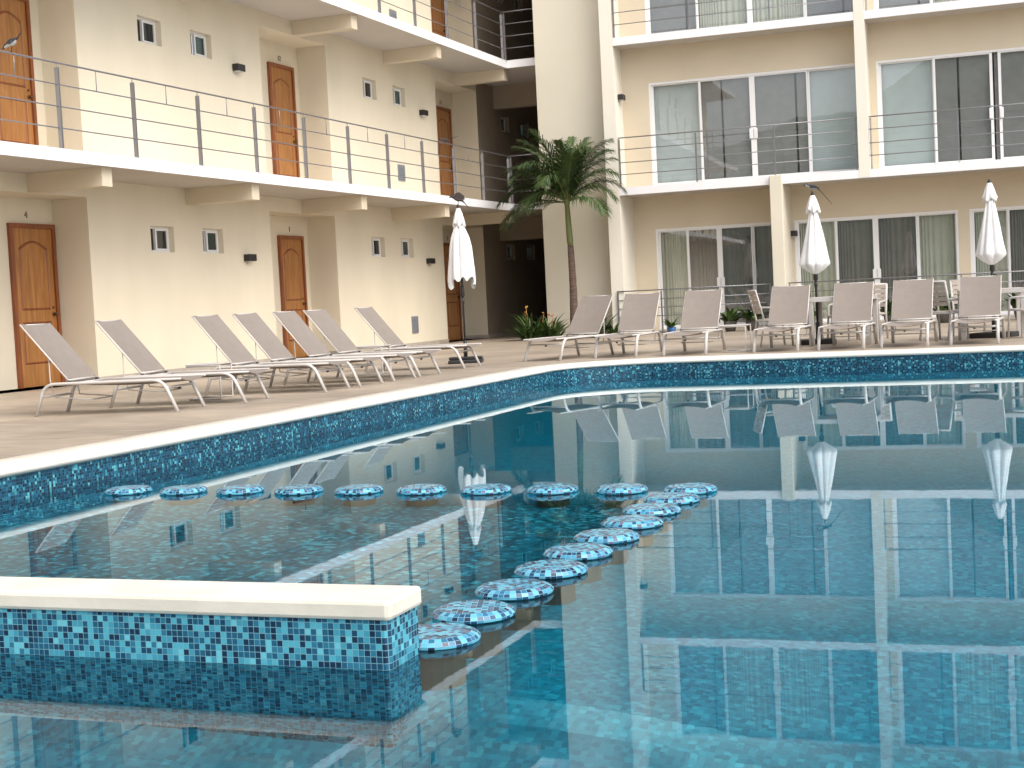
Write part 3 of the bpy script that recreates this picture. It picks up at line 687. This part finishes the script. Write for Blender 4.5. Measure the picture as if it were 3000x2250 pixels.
# ------------------------------------------------------------------ sun loungers
def make_lounger():
    root = empty('sun_lounger'); tag(root, 'x', 'sun lounger')
    H = .285; HX = 1.035; W2 = .272; ang = math.radians(49.5); BL = .695
    for sgn in (-1, 1):
        y = sgn * W2
        path = roundpath([(0, y * 1.02, .0), (.135, y, H - .02), (1.17, y, H - .012), (1.285, y * 1.02, .0)], .11, 7)
        path = roundpath([(0, y * 1.02, 0), (.13, y, H), (1.27, y, H), (1.37, y * 1.02, 0)], .10, 7)
        mb = MB(); mb.tube(path, .0185, 10, sx=.8, sy=1.15); mb.build('side_frame', M['frame'], root)
    for x, z, nm in ((.105, .215, 'front_crossbar'), (1.32, .17, 'rear_crossbar')):
        mb = MB(); mb.tube([(x, -W2, z), (x, W2, z)], .011, 8); 
        if x < .5: mb.tube([(x, -.012, z - .016), (x, .012, z - .016)], .012, 8, mi=1)
        mb.build(nm, [M['frame'], M['darkseam']], root)
    iw = W2 - .016
    mb = MB()
    for sgn in (-1, 1): mb.tube([(-.035, sgn * iw, H + .004), (HX + .02, sgn * iw, H + .004)], .009, 8)
    mb.tube([(.95, -iw, H + .004), (.95, iw, H + .004)], .010, 8)
    mb.build('seat_frame', M['frame'], root)
    # sagging sling
    mb = MB(); nx, ny = 12, 10; V = []
    for i in range(nx + 1):
        for j in range(ny + 1):
            x = -.03 + (HX + .03) * i / nx; v = -1 + 2 * j / ny; V.append((x, v * (iw - .004), H + .008 - .052 * (1 - v * v) * (.65 + .35 * math.sin(PI * i / nx))))
    F = [(i * (ny + 1) + j, (i + 1) * (ny + 1) + j, (i + 1) * (ny + 1) + j + 1, i * (ny + 1) + j + 1) for i in range(nx) for j in range(ny)]
    mb.idx(V, F, 0, True); mb.build('seat_sling', M['sling'], root)
    c, s = math.cos(ang), math.sin(ang); bw = iw - .004
    def B(t, v, d=0): return (HX + c * t + s * d * -1, v, H + .015 + s * t + c * d)
    fr = MB()
    fr.tube([B(0, -bw)] + [B(BL, -bw)], .0085, 8); fr.tube([B(0, bw), B(BL, bw)], .0085, 8); fr.tube([B(BL - .008, -bw), B(BL - .008, bw)], .0075, 8)
    fr.tube([B(.02, -bw), B(.02, bw)], .009, 8)
    fo = fr.build('backrest_frame', M['frame'], root)
    for sgn in (-1, 1):
        mb = MB(); q = B(0.0, sgn * bw); mb.tube([(q[0], q[1] - .014, q[2]), (q[0], q[1] + .014, q[2])], .014, 8); mb.build('hinge', M['darkseam'], fo)
    mb = MB(); nx = 8; V = []
    for i in range(nx + 1):
        for j in range(ny + 1):
            v = -1 + 2 * j / ny; V.append(B(.03 + (BL - .035) * i / nx, v * (bw - .002), .012 - .02 * (1 - v * v) * math.sin(PI * (.15 + .7 * i / nx))))
    F = [(i * (ny + 1) + j, (i + 1) * (ny + 1) + j, (i + 1) * (ny + 1) + j + 1, i * (ny + 1) + j + 1) for i in range(nx) for j in range(ny)]
    mb.idx(V, F, 0, True); mb.build('backrest_sling', M['sling'], root)
    mb = MB(); up_ = B(BL * .42, bw, -.01); lo = (HX + .235, bw - .02, H - .15)
    for sgn in (-1, 1): mb.tube(roundpath([(up_[0], sgn * (bw - .015), up_[2]), (HX + .20, sgn * (bw - .02), H + .02), (HX + .17, sgn * (bw - .03), H - .12)], .03, 4), .006, 6)
    mb.tube(roundpath([(HX + .17, -(bw - .03), H - .12), (HX - .18, -(bw - .03), H - .15), (HX - .18, bw - .03, H - .15), (HX + .17, bw - .03, H - .12)], .05, 4), .006, 6)
    mb.build('back_support', M['frame'], root)
    return root
ll = make_lounger(); first = True
# left row: (front-foot centre x, y, heading of the head end)
def lounger(fx, fy, ax, label, group):
    global first
    # local +x points from foot to head; ax = world angle of that axis
    place(ll, first, (fx, fy, 0), ax, label, group); first = False
GL = 'grey sling loungers along the left side of the pool'; GR = 'sling loungers along the far side of the pool'
def left(fx, ny, deg, label):
    ax = math.radians(180 + deg); nrm = Vector((-math.sin(ax), math.cos(ax)))  # local +y
    lounger(fx + nrm.x * -.25, ny + abs(nrm.y) * .25, ax, label, GL)
left(-7.30, 11.12, 8, 'nearest grey sling lounger, standing in front of door 4')
left(-7.14, 12.0, 8, 'second grey sling lounger from the left, before the small C-shaped side table')
left(-6.97, 13.27, 2, 'third grey sling lounger from the left, just past the C-shaped side table')
left(-6.93, 13.97, 1, 'fourth grey sling lounger from the left, in the middle of the row')
left(-6.91, 14.77, 0, 'fifth grey sling lounger from the left, its back before door 1')
left(-6.94, 15.53, -1, 'sixth grey sling lounger from the left, just right of door 1')
left(-7.07, 17.19, 1, 'last grey sling lounger of the left row, beside the black parasol base')
def right(x0, x1, y, deg, label):
    lounger((x0 + x1) / 2, y, math.radians(deg), label, GR)
right(-6.76, -6.26, 18.50, 76, 'angled sling lounger at the pool corner, in front of the palm trunk')
right(-5.86, -5.30, 18.76, 90, 'sling lounger in front of the white end fin and terrace gate')
right(-4.91, -4.37, 18.72, 92, 'sling lounger left of the far C-shaped side table')
right(-3.74, -3.21, 18.80, 91, 'sling lounger between the far side table and the dining table leg')
right(-2.93, -2.38, 18.78, 90, 'sling lounger just right of the middle parasol pole')
right(-2.16, -1.63, 18.88, 90, 'second sling lounger from the right of the far row')
right(-1.34, -.80, 18.96, 89, 'rightmost fully visible sling lounger, under the right parasol')

# C-shaped side tables
def make_ctable():
    root = empty('side_table'); tag(root, 'x', 'side table'); h = .355; w = .18; r = .009
    mb = MB(); mb.bevbox((-w, -w, h - .012), (w, w, h), .004); mb.build('table_top', M['frame'], root)
    for sgn in (-1, 1):
        mb = MB(); p = [(-w + .01, sgn * (w - .01), h - .02), (w - .01, sgn * (w - .01), h - .02), (w - .01, sgn * (w - .01), .01), (-w + .03, sgn * (w - .01), .01)]
        mb.tube(roundpath(p, .012, 3), r, 8, sx=1.2); mb.build('leg', M['frame'], root)
    mb = MB(); mb.tube([(-w + .03, -w + .01, .01), (-w + .03, w - .01, .01)], r, 8); mb.build('foot_bar', M['frame'], root)
    return root
ct = make_ctable(); G = 'small C-shaped side tables between the loungers'
place(ct, True, (-7.98, 12.72, 0), math.radians(12), 'white C-shaped side table between the second and third left loungers', G)
place(ct, False, (-8.02, 16.52, 0), math.radians(8), 'white C-shaped side table before the last lounger of the left row', G)
place(ct, False, (-4.10, 19.36, 0), 0, 'white C-shaped side table among the far loungers, between the third and fourth', G)

# ------------------------------------------------------------------ closed parasols
def make_parasol(kind):
    root = empty('closed_parasol'); tag(root, 'x', 'parasol')
    rnd = random.Random(3 + kind); N = 96
    mb = MB(); mb.tube([(0, 0, .02), (0, 0, 2.09)], .016, 12); mb.build('pole', M['black'], root)
    mb = MB(); mb.tube([(0, 0, 2.06), (0, 0, 2.09), (0, 0, 2.105), (0, 0, 2.12)], .02, 10, rads=[.028, .028, .02, .008]); mb.build('finial', M['black'], root)
    mb = MB(); mb.tube([(0, 0, .885), (0, 0, .90), (0, 0, .99), (0, 0, 1.04)], .03, 12, rads=[.02, .034, .03, .024])
    mb.tube([(0, 0, .80), (0, 0, .87)], .024, 10); mb.tube([(0, -.02, .845), (0, -.06, .845), (0, -.062, .80)], .008, 6); mb.build('crank_hub', M['black'], root)
    mb = MB()
    if kind == 0:   # heavy base slabs
        mb.bevbox((-.26, -.24, .0), (.26, .24, .045), .01); mb.bevbox((-.26, -.08, .046), (.26, .08, .085), .01); mb.tube([(0, 0, .08), (0, 0, .30)], .03, 12)
    else:
        mb.bevbox((-.24, -.24, .0), (-.01, .24, .07), .012); mb.bevbox((.01, -.24, .0), (.24, .24, .07), .012); mb.tube([(0, 0, .04), (0, 0, .3)], .028, 12)
    mb.build('base', M['black'], root)
    # canopy with deep folds
    rings = []
    if kind == 0: pr = [(2.065, .022, 0), (2.0, .045, .1), (1.93, .062, .2), (1.86, .062, .3), (1.80, .085, .35), (1.68, .135, .4), (1.55, .165, .42), (1.4, .18, .4), (1.25, .20, .36), (1.17, .21, .34), (1.12, .205, .3)]
    else: pr = [(2.065, .022, 0), (1.97, .045, .15), (1.88, .052, .25), (1.80, .066, .3), (1.65, .098, .34), (1.5, .130, .34), (1.35, .160, .33), (1.22, .188, .30), (1.13, .212, .26), (1.10, .208, .26), (1.03, .125, .2), (.975, .03, .1)]
    nf = 8; phs = [rnd.random() * .5 for _ in range(3)]
    for z, r, fd in pr:
        ring = []
        for k in range(N):
            a = 2 * PI * k / N
            w_ = abs(math.sin(nf * a / 2 + .3)) ** .6
            rr = r * (1 - fd * (1 - w_)) * (1 + .10 * math.sin(a * 2 + phs[0] * 6) * fd * 2 + .05 * math.sin(a * 5 + z * 4))
            dz = 0
            if kind == 0 and z < 1.3: dz = -(1.3 - z) / .18 * .11 * max(0, math.sin(a * 2.0 + .8)) ** 1.0 + .03 * math.sin(a * 8)
            ring.append((rr * math.cos(a), rr * math.sin(a), z + dz))
        rings.append(ring)
    mb.__init__(); mb.loft(rings, 0, cap=False); can = mb.build('canopy', M['canvas'], root)
    rings = []
    for z, r, fd in [(2.07, .03, 0), (2.0, .06, .05), (1.92, .085, .12), (1.86, .104, .2), (1.835, .10, .25), (1.84, .07, .2)]:
        rings.append([(r * (1 - fd * abs(math.sin(4 * 2 * PI * k / N)) ) * math.cos(2 * PI * k / N), r * (1 - fd * abs(math.sin(4 * 2 * PI * k / N))) * math.sin(2 * PI * k / N), z - .02 * math.cos(8 * PI * k / N) * (z < 1.9)) for k in range(N)])
    mb.__init__(); mb.loft(rings, 0, cap=False); mb.build('vent_cap', M['canvas'], can)
    return root
G = 'closed white parasols'
p0 = make_parasol(0); place(p0, True, (-7.72, 18.80, 0), .3, 'closed white parasol with loosely hanging canvas, left of the palm', G)
p0.scale = (.88, .88, 1.02)
p1 = make_parasol(1); place(p1, True, (-3.27, 20.95, 0), .2, 'closed white parasol in the middle with a long tailed bird on its tip', G)
place(p1, False, (-.925, 21.0, 0), 1.1, 'closed white parasol at the right, behind the rightmost loungers', G)

# ------------------------------------------------------------------ dining tables and chairs
def make_table():
    root = empty('dining_table'); tag(root, 'x', 'table'); w, d_, h = .40, .40, .655
    mb = MB()
    for k in range(7): mb.bevbox((-w + .02, -d_ + .02 + k * .1086, h - .022), (w - .02, -d_ + .02 + k * .1086 + .1, h), .004)
    mb.build('table_top', M['frame'], root)
    mb = MB()
    for s in (-1, 1): mb.box((-w, s * d_ - .018, h - .06), (w, s * d_ + .018, h - .001)); mb.box((s * w - .018, -d_ + .019, h - .06), (s * w + .018, d_ - .019, h - .001))
    mb.build('apron', M['frame'], root)
    for sx in (-1, 1):
        for sy in (-1, 1):
            mb = MB(); mb.bevbox((sx * (w - .02) - .035, sy * (d_ - .02) - .035, 0), (sx * (w - .02) + .035, sy * (d_ - .02) + .035, h - .061), .005); mb.build('leg', M['frame'], root)
    return root
def make_chair():
    root = empty('dining_chair'); tag(root, 'x', 'chair'); w = .22
    # faces +x
    for s in (-1, 1):
        mb = MB(); mb.tube(roundpath([(-.24, s * w, 0), (-.17, s * w, .36), (-.28, s * w, .79)], .06, 4), .014, 8, sx=.9, sy=1.2); mb.build('rear_leg', M['frame'], root)
        mb = MB(); mb.tube(roundpath([(.22, s * w, 0), (.19, s * w, .53), (-.19, s * w, .545)], .04, 4), .014, 8, sx=1.1); mb.build('front_leg', M['frame'], root)
    mb = MB()
    for s in (-1, 1): mb.tube([(-.17, s * w, .36), (.2, s * w, .375)], .013, 8)
    mb.tube([(.2, -w, .375), (.2, w, .375)], .013, 8); mb.tube([(-.17, -w, .36), (-.17, w, .36)], .013, 8)
    mb.build('seat_frame', M['frame'], root)
    mb = MB()
    for k in range(6): mb.bevbox((-.14 + k * .056, -w + .012, .372), (-.14 + k * .056 + .048, w - .012, .384), .003)
    mb.build('seat', M['slat'], root)
    mb = MB()
    for k in range(5):
        z = .46 + k * .066; x = -.17 - .11 * (z - .36) / .43
        mb.bevbox((x - .008, -w + .012, z), (x + .006, w - .012, z + .056), .003)
    mb.build('backrest', M['slat'], root)
    mb = MB(); mb.tube([(-.279, -w, .785), (-.279, w, .785)], .014, 8); mb.build('top_bar', M['frame'], root)
    return root
tb = make_table(); G = 'square white dining tables'
place(tb, True, (-2.86, 20.62, 0), 0, 'white slatted dining table beside the middle parasol pole', G)
place(tb, False, (-.95, 20.95, 0), .1, 'white slatted dining table around the right parasol pole', G)
ch = make_chair(); G = 'white framed slatted dining chairs'
R = math.radians
for i, (x, y, a, lab) in enumerate([
    (-3.86, 20.75, 25, 'slatted chair left of the middle table, partly behind a lounger back'),
    (-2.95, 21.35, 195, 'slatted armchair just behind the middle table'),
    (-2.68, 21.75, 262, 'slatted chair behind the middle table, only its top bar posts showing over a lounger'),
    (-1.55, 20.75, 60, 'slatted chair seen from behind between the two rightmost lounger backs'),
    (-.42, 20.45, 150, 'slatted armchair at the right picture edge, right of the last lounger'),
    (-1.22, 21.6, 290, 'slatted chair behind the right table, showing between lounger backs')]):
    place(ch, i == 0, (x, y, 0), R(a), lab, G)

# ------------------------------------------------------------------ palm
def make_palm(x, y):
    root = empty('palm_tree', (x, y, 0), 0, 'small palm with dark green feathery fronds against the cream tower', 'palm tree')
    mb = MB(); pts = []; rads = []
    for i in range(15):
        t = i / 14; pts.append((.02 * math.sin(t * 3) - .0 * t, .02 * t, 1.86 * t)); rads.append(.088 - .026 * t + .003 * (i % 2))
    mb.tube(pts, .07, 14, rads=rads); mb.build('trunk', M['trunk'], root)
    mb = MB(); b = pts[-1]
    mb.tube([(b[0], b[1], 1.84), (b[0] - .005, b[1], 1.95), (b[0] - .02, b[1], 2.3), (b[0] - .03, b[1], 2.65), (b[0] - .03, b[1], 2.78)], .06, 12, rads=[.054, .066, .06, .05, .07]); mb.build('crownshaft', M['shaft'], root)
    cx, cz = b[0] - .03, 2.72
    rnd = random.Random(11)
    fr_ = [(235, 1.7, 76, .55), (60, 1.6, 78, .5), (186, 1.7, 34, 1.2), (176, 1.55, 12, 1.0), (205, 1.45, 4, .9), (330, 1.3, 14, 1.0), (182, 1.75, 60, 1.15), (165, 1.6, 66, 1.0), (200, 1.5, 40, 1.2), (176, 1.65, 48, 1.2), (150, 1.6, 72, .8), (100, 1.6, 76, .6), (70, 1.6, 72, .7), (20, 1.5, 64, .9), (-5, 1.45, 54, 1.15), (350, 1.3, 36, 1.3), (230, 1.5, 62, 1.1), (260, 1.45, 52, 1.4), (300, 1.6, 66, .9), (325, 1.5, 72, .9), (240, 1.3, 30, 1.3), (285, 1.6, 74, .7), (190, 1.65, 72, .85), (5, 1.55, 72, .75), (215, 1.6, 74, .75), (170, 1.4, 32, 1.3), (12, 1.3, 44, 1.25), (355, 1.55, 66, .85), (190, 1.5, 60, 1.2), (222, 1.5, 56, 1.3)]
    for fi, (az, Lf, el, droop) in enumerate(fr_):
        az = math.radians(az + rnd.uniform(-6, 6)); el = math.radians(el); L_ = Lf * rnd.uniform(.92, 1.05)
        n = 26; p = Vector((cx, b[1], cz)); P = []; T = []
        for i in range(n + 1):
            t = i / n; e = el - droop * 1.38 * t ** 1.7; d = Vector((math.cos(az) * math.cos(e), math.sin(az) * math.cos(e), math.sin(e)))
            P.append(p.copy()); T.append(d); p = p + d * (L_ / n)
        mb = MB(); mb.tube(P, .01, 5, rads=[.013 * (1 - .85 * i / n) + .002 for i in range(n + 1)], mi=1)
        for i in range(3, n + 1):
            for half in range(3):
                t = (i + half / 3) / n
                if t > 1: continue
                q = P[i] + (P[min(i + 1, n)] - P[i]) * half / 3; d = T[i]
                side = d.cross(Vector((0, 0, 1)))
                if side.length < .05: side = Vector((math.sin(az), -math.cos(az), 0))
                side.normalize(); nn_ = side.cross(d).normalized()
                ll_ = .42 * (math.sin(PI * min(1, t * .82 + .18)) ** .5) * rnd.uniform(.8, 1.1) + .05
                for sg in (-1, 1):
                    dirv = (side * sg * .75 + d * (.75 + .5 * t) + nn_ * rnd.uniform(-.15, .45)).normalized()
                    tip = q + dirv * ll_ + Vector((0, 0, -ll_ * rnd.uniform(.15, .6))); mid = q + dirv * ll_ * .5 + Vector((0, 0, -ll_ * .03))
                    wv = dirv.cross(nn_).normalized() * .0115
                    k = len(mb.v); mb.idx([q - wv * .5, q + wv * .5, mid + wv, mid - wv, tip], [(0, 1, 2, 3), (3, 2, 4)], 0, False)
        mb.build('frond', [M['palmleaf'], M['shaft']], root)
    return root
make_palm(-9.30, 28.45)

# shrubs and pots
def shrub(x, y, z, name, label, cat='plant', h=.5, spread=.3, n=70, lw_=.03, flowers=0, pot=None, group=None, seed=1):
    rnd = random.Random(seed); root = empty(name, (x, y, z), 0, label, cat, group)
    zb = 0
    if pot:
        mb = MB(); r = pot[0]; hh = pot[1]
        mb.tube([(0, 0, 0), (0, 0, hh * .6), (0, 0, hh), (0, 0, hh + .001)], r, 18, rads=[r * .7, r * .95, r, r * .85]); mb.build('pot', M[pot[2]], root); zb = hh
    mb = MB()
    for i in range(n):
        a = rnd.uniform(0, 2 * PI); r0 = rnd.uniform(0, spread * .45); base = Vector((r0 * math.cos(a), r0 * math.sin(a), zb))
        a += rnd.uniform(-.5, .5); L_ = h * rnd.uniform(.45, 1.1); e = rnd.uniform(.6, 1.45); p = base.copy(); pts = [p.copy()]; dirs = []
        for k in range(5):
            d = Vector((math.cos(a) * math.cos(e), math.sin(a) * math.cos(e), math.sin(e))); p = p + d * L_ / 5; pts.append(p.copy()); dirs.append(d); e -= rnd.uniform(.1, .35)
        sd = Vector((-math.sin(a), math.cos(a), 0)); ws = [.4, .9, 1, .8, .5, .02]; V = []
        for q, w_ in zip(pts, ws): V += [q - sd * w_ * lw_, q + sd * w_ * lw_]
        mb.idx(V, [(2 * k, 2 * k + 1, 2 * k + 3, 2 * k + 2) for k in range(5)], 0, True)
    mb.build('leaves', M['bush'], root)
    if flowers:
        mb = MB()
        for i in range(flowers):
            a = rnd.uniform(0, 2 * PI); r0 = rnd.uniform(.05, spread * .7); q = Vector((r0 * math.cos(a), r0 * math.sin(a), zb + h * rnd.uniform(.65, .9)))
            mb.tube([(q.x * .6, q.y * .6, zb), q], .004, 5)
            for k in range(4):
                b_ = rnd.uniform(0, 2 * PI); t_ = q + Vector((math.cos(b_) * .035, math.sin(b_) * .035, rnd.uniform(.01, .06))); mb.tube([q, (q + t_) / 2 + Vector((0, 0, .01)), t_], .01, 6, rads=[.004, .012, .002])
        mb.build('flowers', M['flower'], root)
    return root
GB = 'leafy shrubs at the foot of the tower'
shrub(-10.12, 28.25, 0, 'flowering_shrub', 'leafy shrub with orange flowers at the dark passage corner', h=.72, spread=.55, n=150, lw_=.026, flowers=3, group=GB, seed=2)
shrub(-9.72, 28.3, 0, 'flowering_shrub', 'leafy shrub with orange flowers just left of the angled lounger', h=.62, spread=.45, n=110, lw_=.026, flowers=2, group=GB, seed=3)
shrub(-8.86, 28.35, 0, 'leafy_shrub', 'dark shrub between the angled lounger and the white end fin', h=.66, spread=.4, n=110, lw_=.035, group=GB, seed=4)
shrub(-8.5, 28.55, 0, 'leafy_shrub', 'small pointed shrub at the foot of the white end fin', h=.42, spread=.18, n=50, lw_=.025, group=GB, seed=5)
shrub(-7.35, 28.7, 0, 'potted_plant', 'plant in a glazed blue pot by the terrace gate', h=.26, spread=.15, n=30, pot=(.09, .13, 'bluepot'), seed=6)
GP = 'potted plants along the terrace railing'
for i, (x, lab, hh) in enumerate([(-6.15, 'potted plant seen under the far side table', .36), (-5.72, 'potted plant right of the far side table, before the column foot', .4), (-4.62, 'potted plant seen low behind the middle table legs', .3), (-3.1, 'potted plant between the fifth and sixth far lounger backs', .45), (-2.15, 'potted plant showing beneath the slatted chair left of the last lounger', .5), (-.78, 'potted plant beneath the armchair at the right edge', .45)]):
    shrub(x, 28.62, 0, 'potted_plant', lab, h=hh, spread=.3, n=60, lw_=.04, pot=(.13, .2, 'pot'), group=GP, seed=20 + i)

# ------------------------------------------------------------------ birds
def bird(loc, rz, spine, rads, label, back, belly, legs, wings=None, pitch=0):
    """one continuous body lofted along a spine from beak tip to tail tip"""
    root = empty('bird', loc, rz, label, 'bird', None)
    mb = MB(); P = [Vector(p) for p in spine]; N = 12; rings = []
    for i, p in enumerate(P):
        d = (P[min(i + 1, len(P) - 1)] - P[max(i - 1, 0)]).normalized(); sd = Vector((0, 1, 0)); u_ = d.cross(sd).normalized()
        if u_.z < 0: u_ = -u_
        rx, rz_ = rads[i]
        rings.append([p + sd * math.cos(t) * rx + u_ * math.sin(t) * rz_ for t in [2 * PI * k / N for k in range(N)]])
    n0 = len(mb.f); mb.loft(rings, 0, True)
    cnt = 0
    for k in range(len(rings) - 1):
        for j in range(N):
            if 6 <= j <= 11 and 2 <= k <= 7: mb.m[n0 + cnt] = 1
            if k < 2: mb.m[n0 + cnt] = 2
            cnt += 1
    mb.build('body', [back, belly, M['black']], root)
    for s in (-1, 1):
        mb = MB(); mb.tube([(legs[0], s * .012, legs[1]), (legs[0] + .008, s * .014, legs[1] - .02), (legs[0], s * .014, 0)], .0028, 6)
        for q in (-.016, .016): mb.tube([(legs[0], s * .014, .002), (legs[0] + q, s * .018, .001)], .002, 5)
        mb.build('leg', M['black'], root)
    if wings:
        for s in (-1, 1):
            mb = MB(); V = [(x, s * (y + .004), z) for x, y, z in wings] + [(x, s * (y - .004), z) for x, y, z in wings]; n = len(wings)
            mb.idx(V, [tuple(range(n)), tuple(range(2 * n - 1, n - 1, -1))] + [(i, (i + 1) % n, n + (i + 1) % n, n + i) for i in range(n)], 0, False); mb.build('wing', back, root)
    return root
bb = mat('blue_grey_feathers', (.022, .026, .034), .7, noise=.3, nscale=60); bw_ = mat('pale_belly_feathers', (.45, .45, .42), .8)
bk = mat('brown_feathers', (.075, .06, .055), .8, noise=.4, nscale=70)
# long tailed jay standing level, looking left (local -x); spine from beak to tail
S1 = [(-.125, 0, .085), (-.108, 0, .092), (-.10, 0, .098), (-.082, 0, .105), (-.06, 0, .088), (-.03, 0, .070), (.01, 0, .058), (.045, 0, .055), (.07, 0, .045), (.12, 0, .022), (.19, 0, -.012), (.26, 0, -.05)]
R1_ = [(.002, .002), (.007, .008), (.014, .015), (.02, .021), (.022, .023), (.031, .033), (.034, .034), (.024, .022), (.013, .01), (.012, .005), (.012, .004), (.006, .003)]
W1 = [(-.045, .028, .085), (-.01, .036, .085), (.05, .03, .07), (.10, .018, .045), (.04, .034, .045), (-.03, .032, .05)]
b1 = bird((-3.27, 20.95, 2.12), R(12), [(x, y, z if x < .08 else z - (x - .08) * .75) for x, y, z in S1], R1_, 'long tailed bird perched on the tip of the middle parasol', bb, bw_, (-.01, .03), W1)
b2 = bird((-7.72, 18.80, 2.158), R(15), [(-.12, 0, .10), (-.105, 0, .108), (-.097, 0, .112), (-.08, 0, .115), (-.055, 0, .110), (-.02, 0, .105), (.02, 0, .095), (.05, 0, .07), (.07, 0, .045), (.10, 0, .01), (.13, 0, -.03), (.155, 0, -.06)],
          [(.002, .002), (.006, .007), (.012, .013), (.018, .018), (.026, .028), (.044, .048), (.052, .056), (.036, .036), (.016, .012), (.013, .006), (.012, .005), (.005, .003)], 'hunched brown bird with ruffled wings on the tip of the left parasol', bk, bk, (-.0, .06),
          [(-.03, .045, .15), (.03, .07, .165), (.085, .06, .12), (.09, .05, .07), (.03, .055, .06), (-.03, .045, .08)])
b3 = bird((-11.05, 13.92, 3.895), R(25), [(-.10, 0, .03), (-.085, 0, .045), (-.075, 0, .055), (-.06, 0, .07), (-.035, 0, .085), (-.01, 0, .10), (.02, 0, .115), (.045, 0, .125), (.06, 0, .135), (.085, 0, .165), (.11, 0, .20), (.135, 0, .235)],
          [(.002, .002), (.007, .008), (.014, .015), (.021, .022), (.024, .026), (.036, .038), (.042, .044), (.030, .030), (.014, .012), (.013, .006), (.012, .005), (.006, .003)], 'dark blue bird bending forward on the corridor railing at the left edge, tail raised', bb, bw_, (.0, .07), [(-.03, .035, .10), (.0, .04, .14), (.05, .035, .15), (.08, .02, .16), (.04, .038, .11), (-.01, .038, .08)])
b4 = bird((-11.05, 26.45, 3.895), R(20), [(x, y, z * .75 if x < .05 else .045 + (x - .05) * .35) for x, y, z in S1], R1_, 'slim bird perched on the corridor railing in front of the far door', bk, bk, (-.01, .025), W1)

# ------------------------------------------------------------------ hills behind the viewer (mirrored in the glass)
mb = MB(); rnd = random.Random(5); n = 60; V = []
for i in range(n + 1):
    x = -260 + 520 * i / n; hgt = 16 + 14 * math.exp(-((x - 20) / 60) ** 2) + 9 * math.sin(x * .03 + 1) + 3 * math.sin(x * .11) + rnd.uniform(-1, 1)
    V += [(x, -95, -.5), (x + rnd.uniform(-2, 2), -125, hgt * .55 + rnd.uniform(-1, 1)), (x, -165, hgt), (x, -230, -.5)]
F = [(i * 4 + j, (i + 1) * 4 + j, (i + 1) * 4 + j + 1, i * 4 + j + 1) for i in range(n) for j in range(3)]
mb.idx(V, F, 0, True); tag(mb.build('hills', M['hill']), kind='structure')
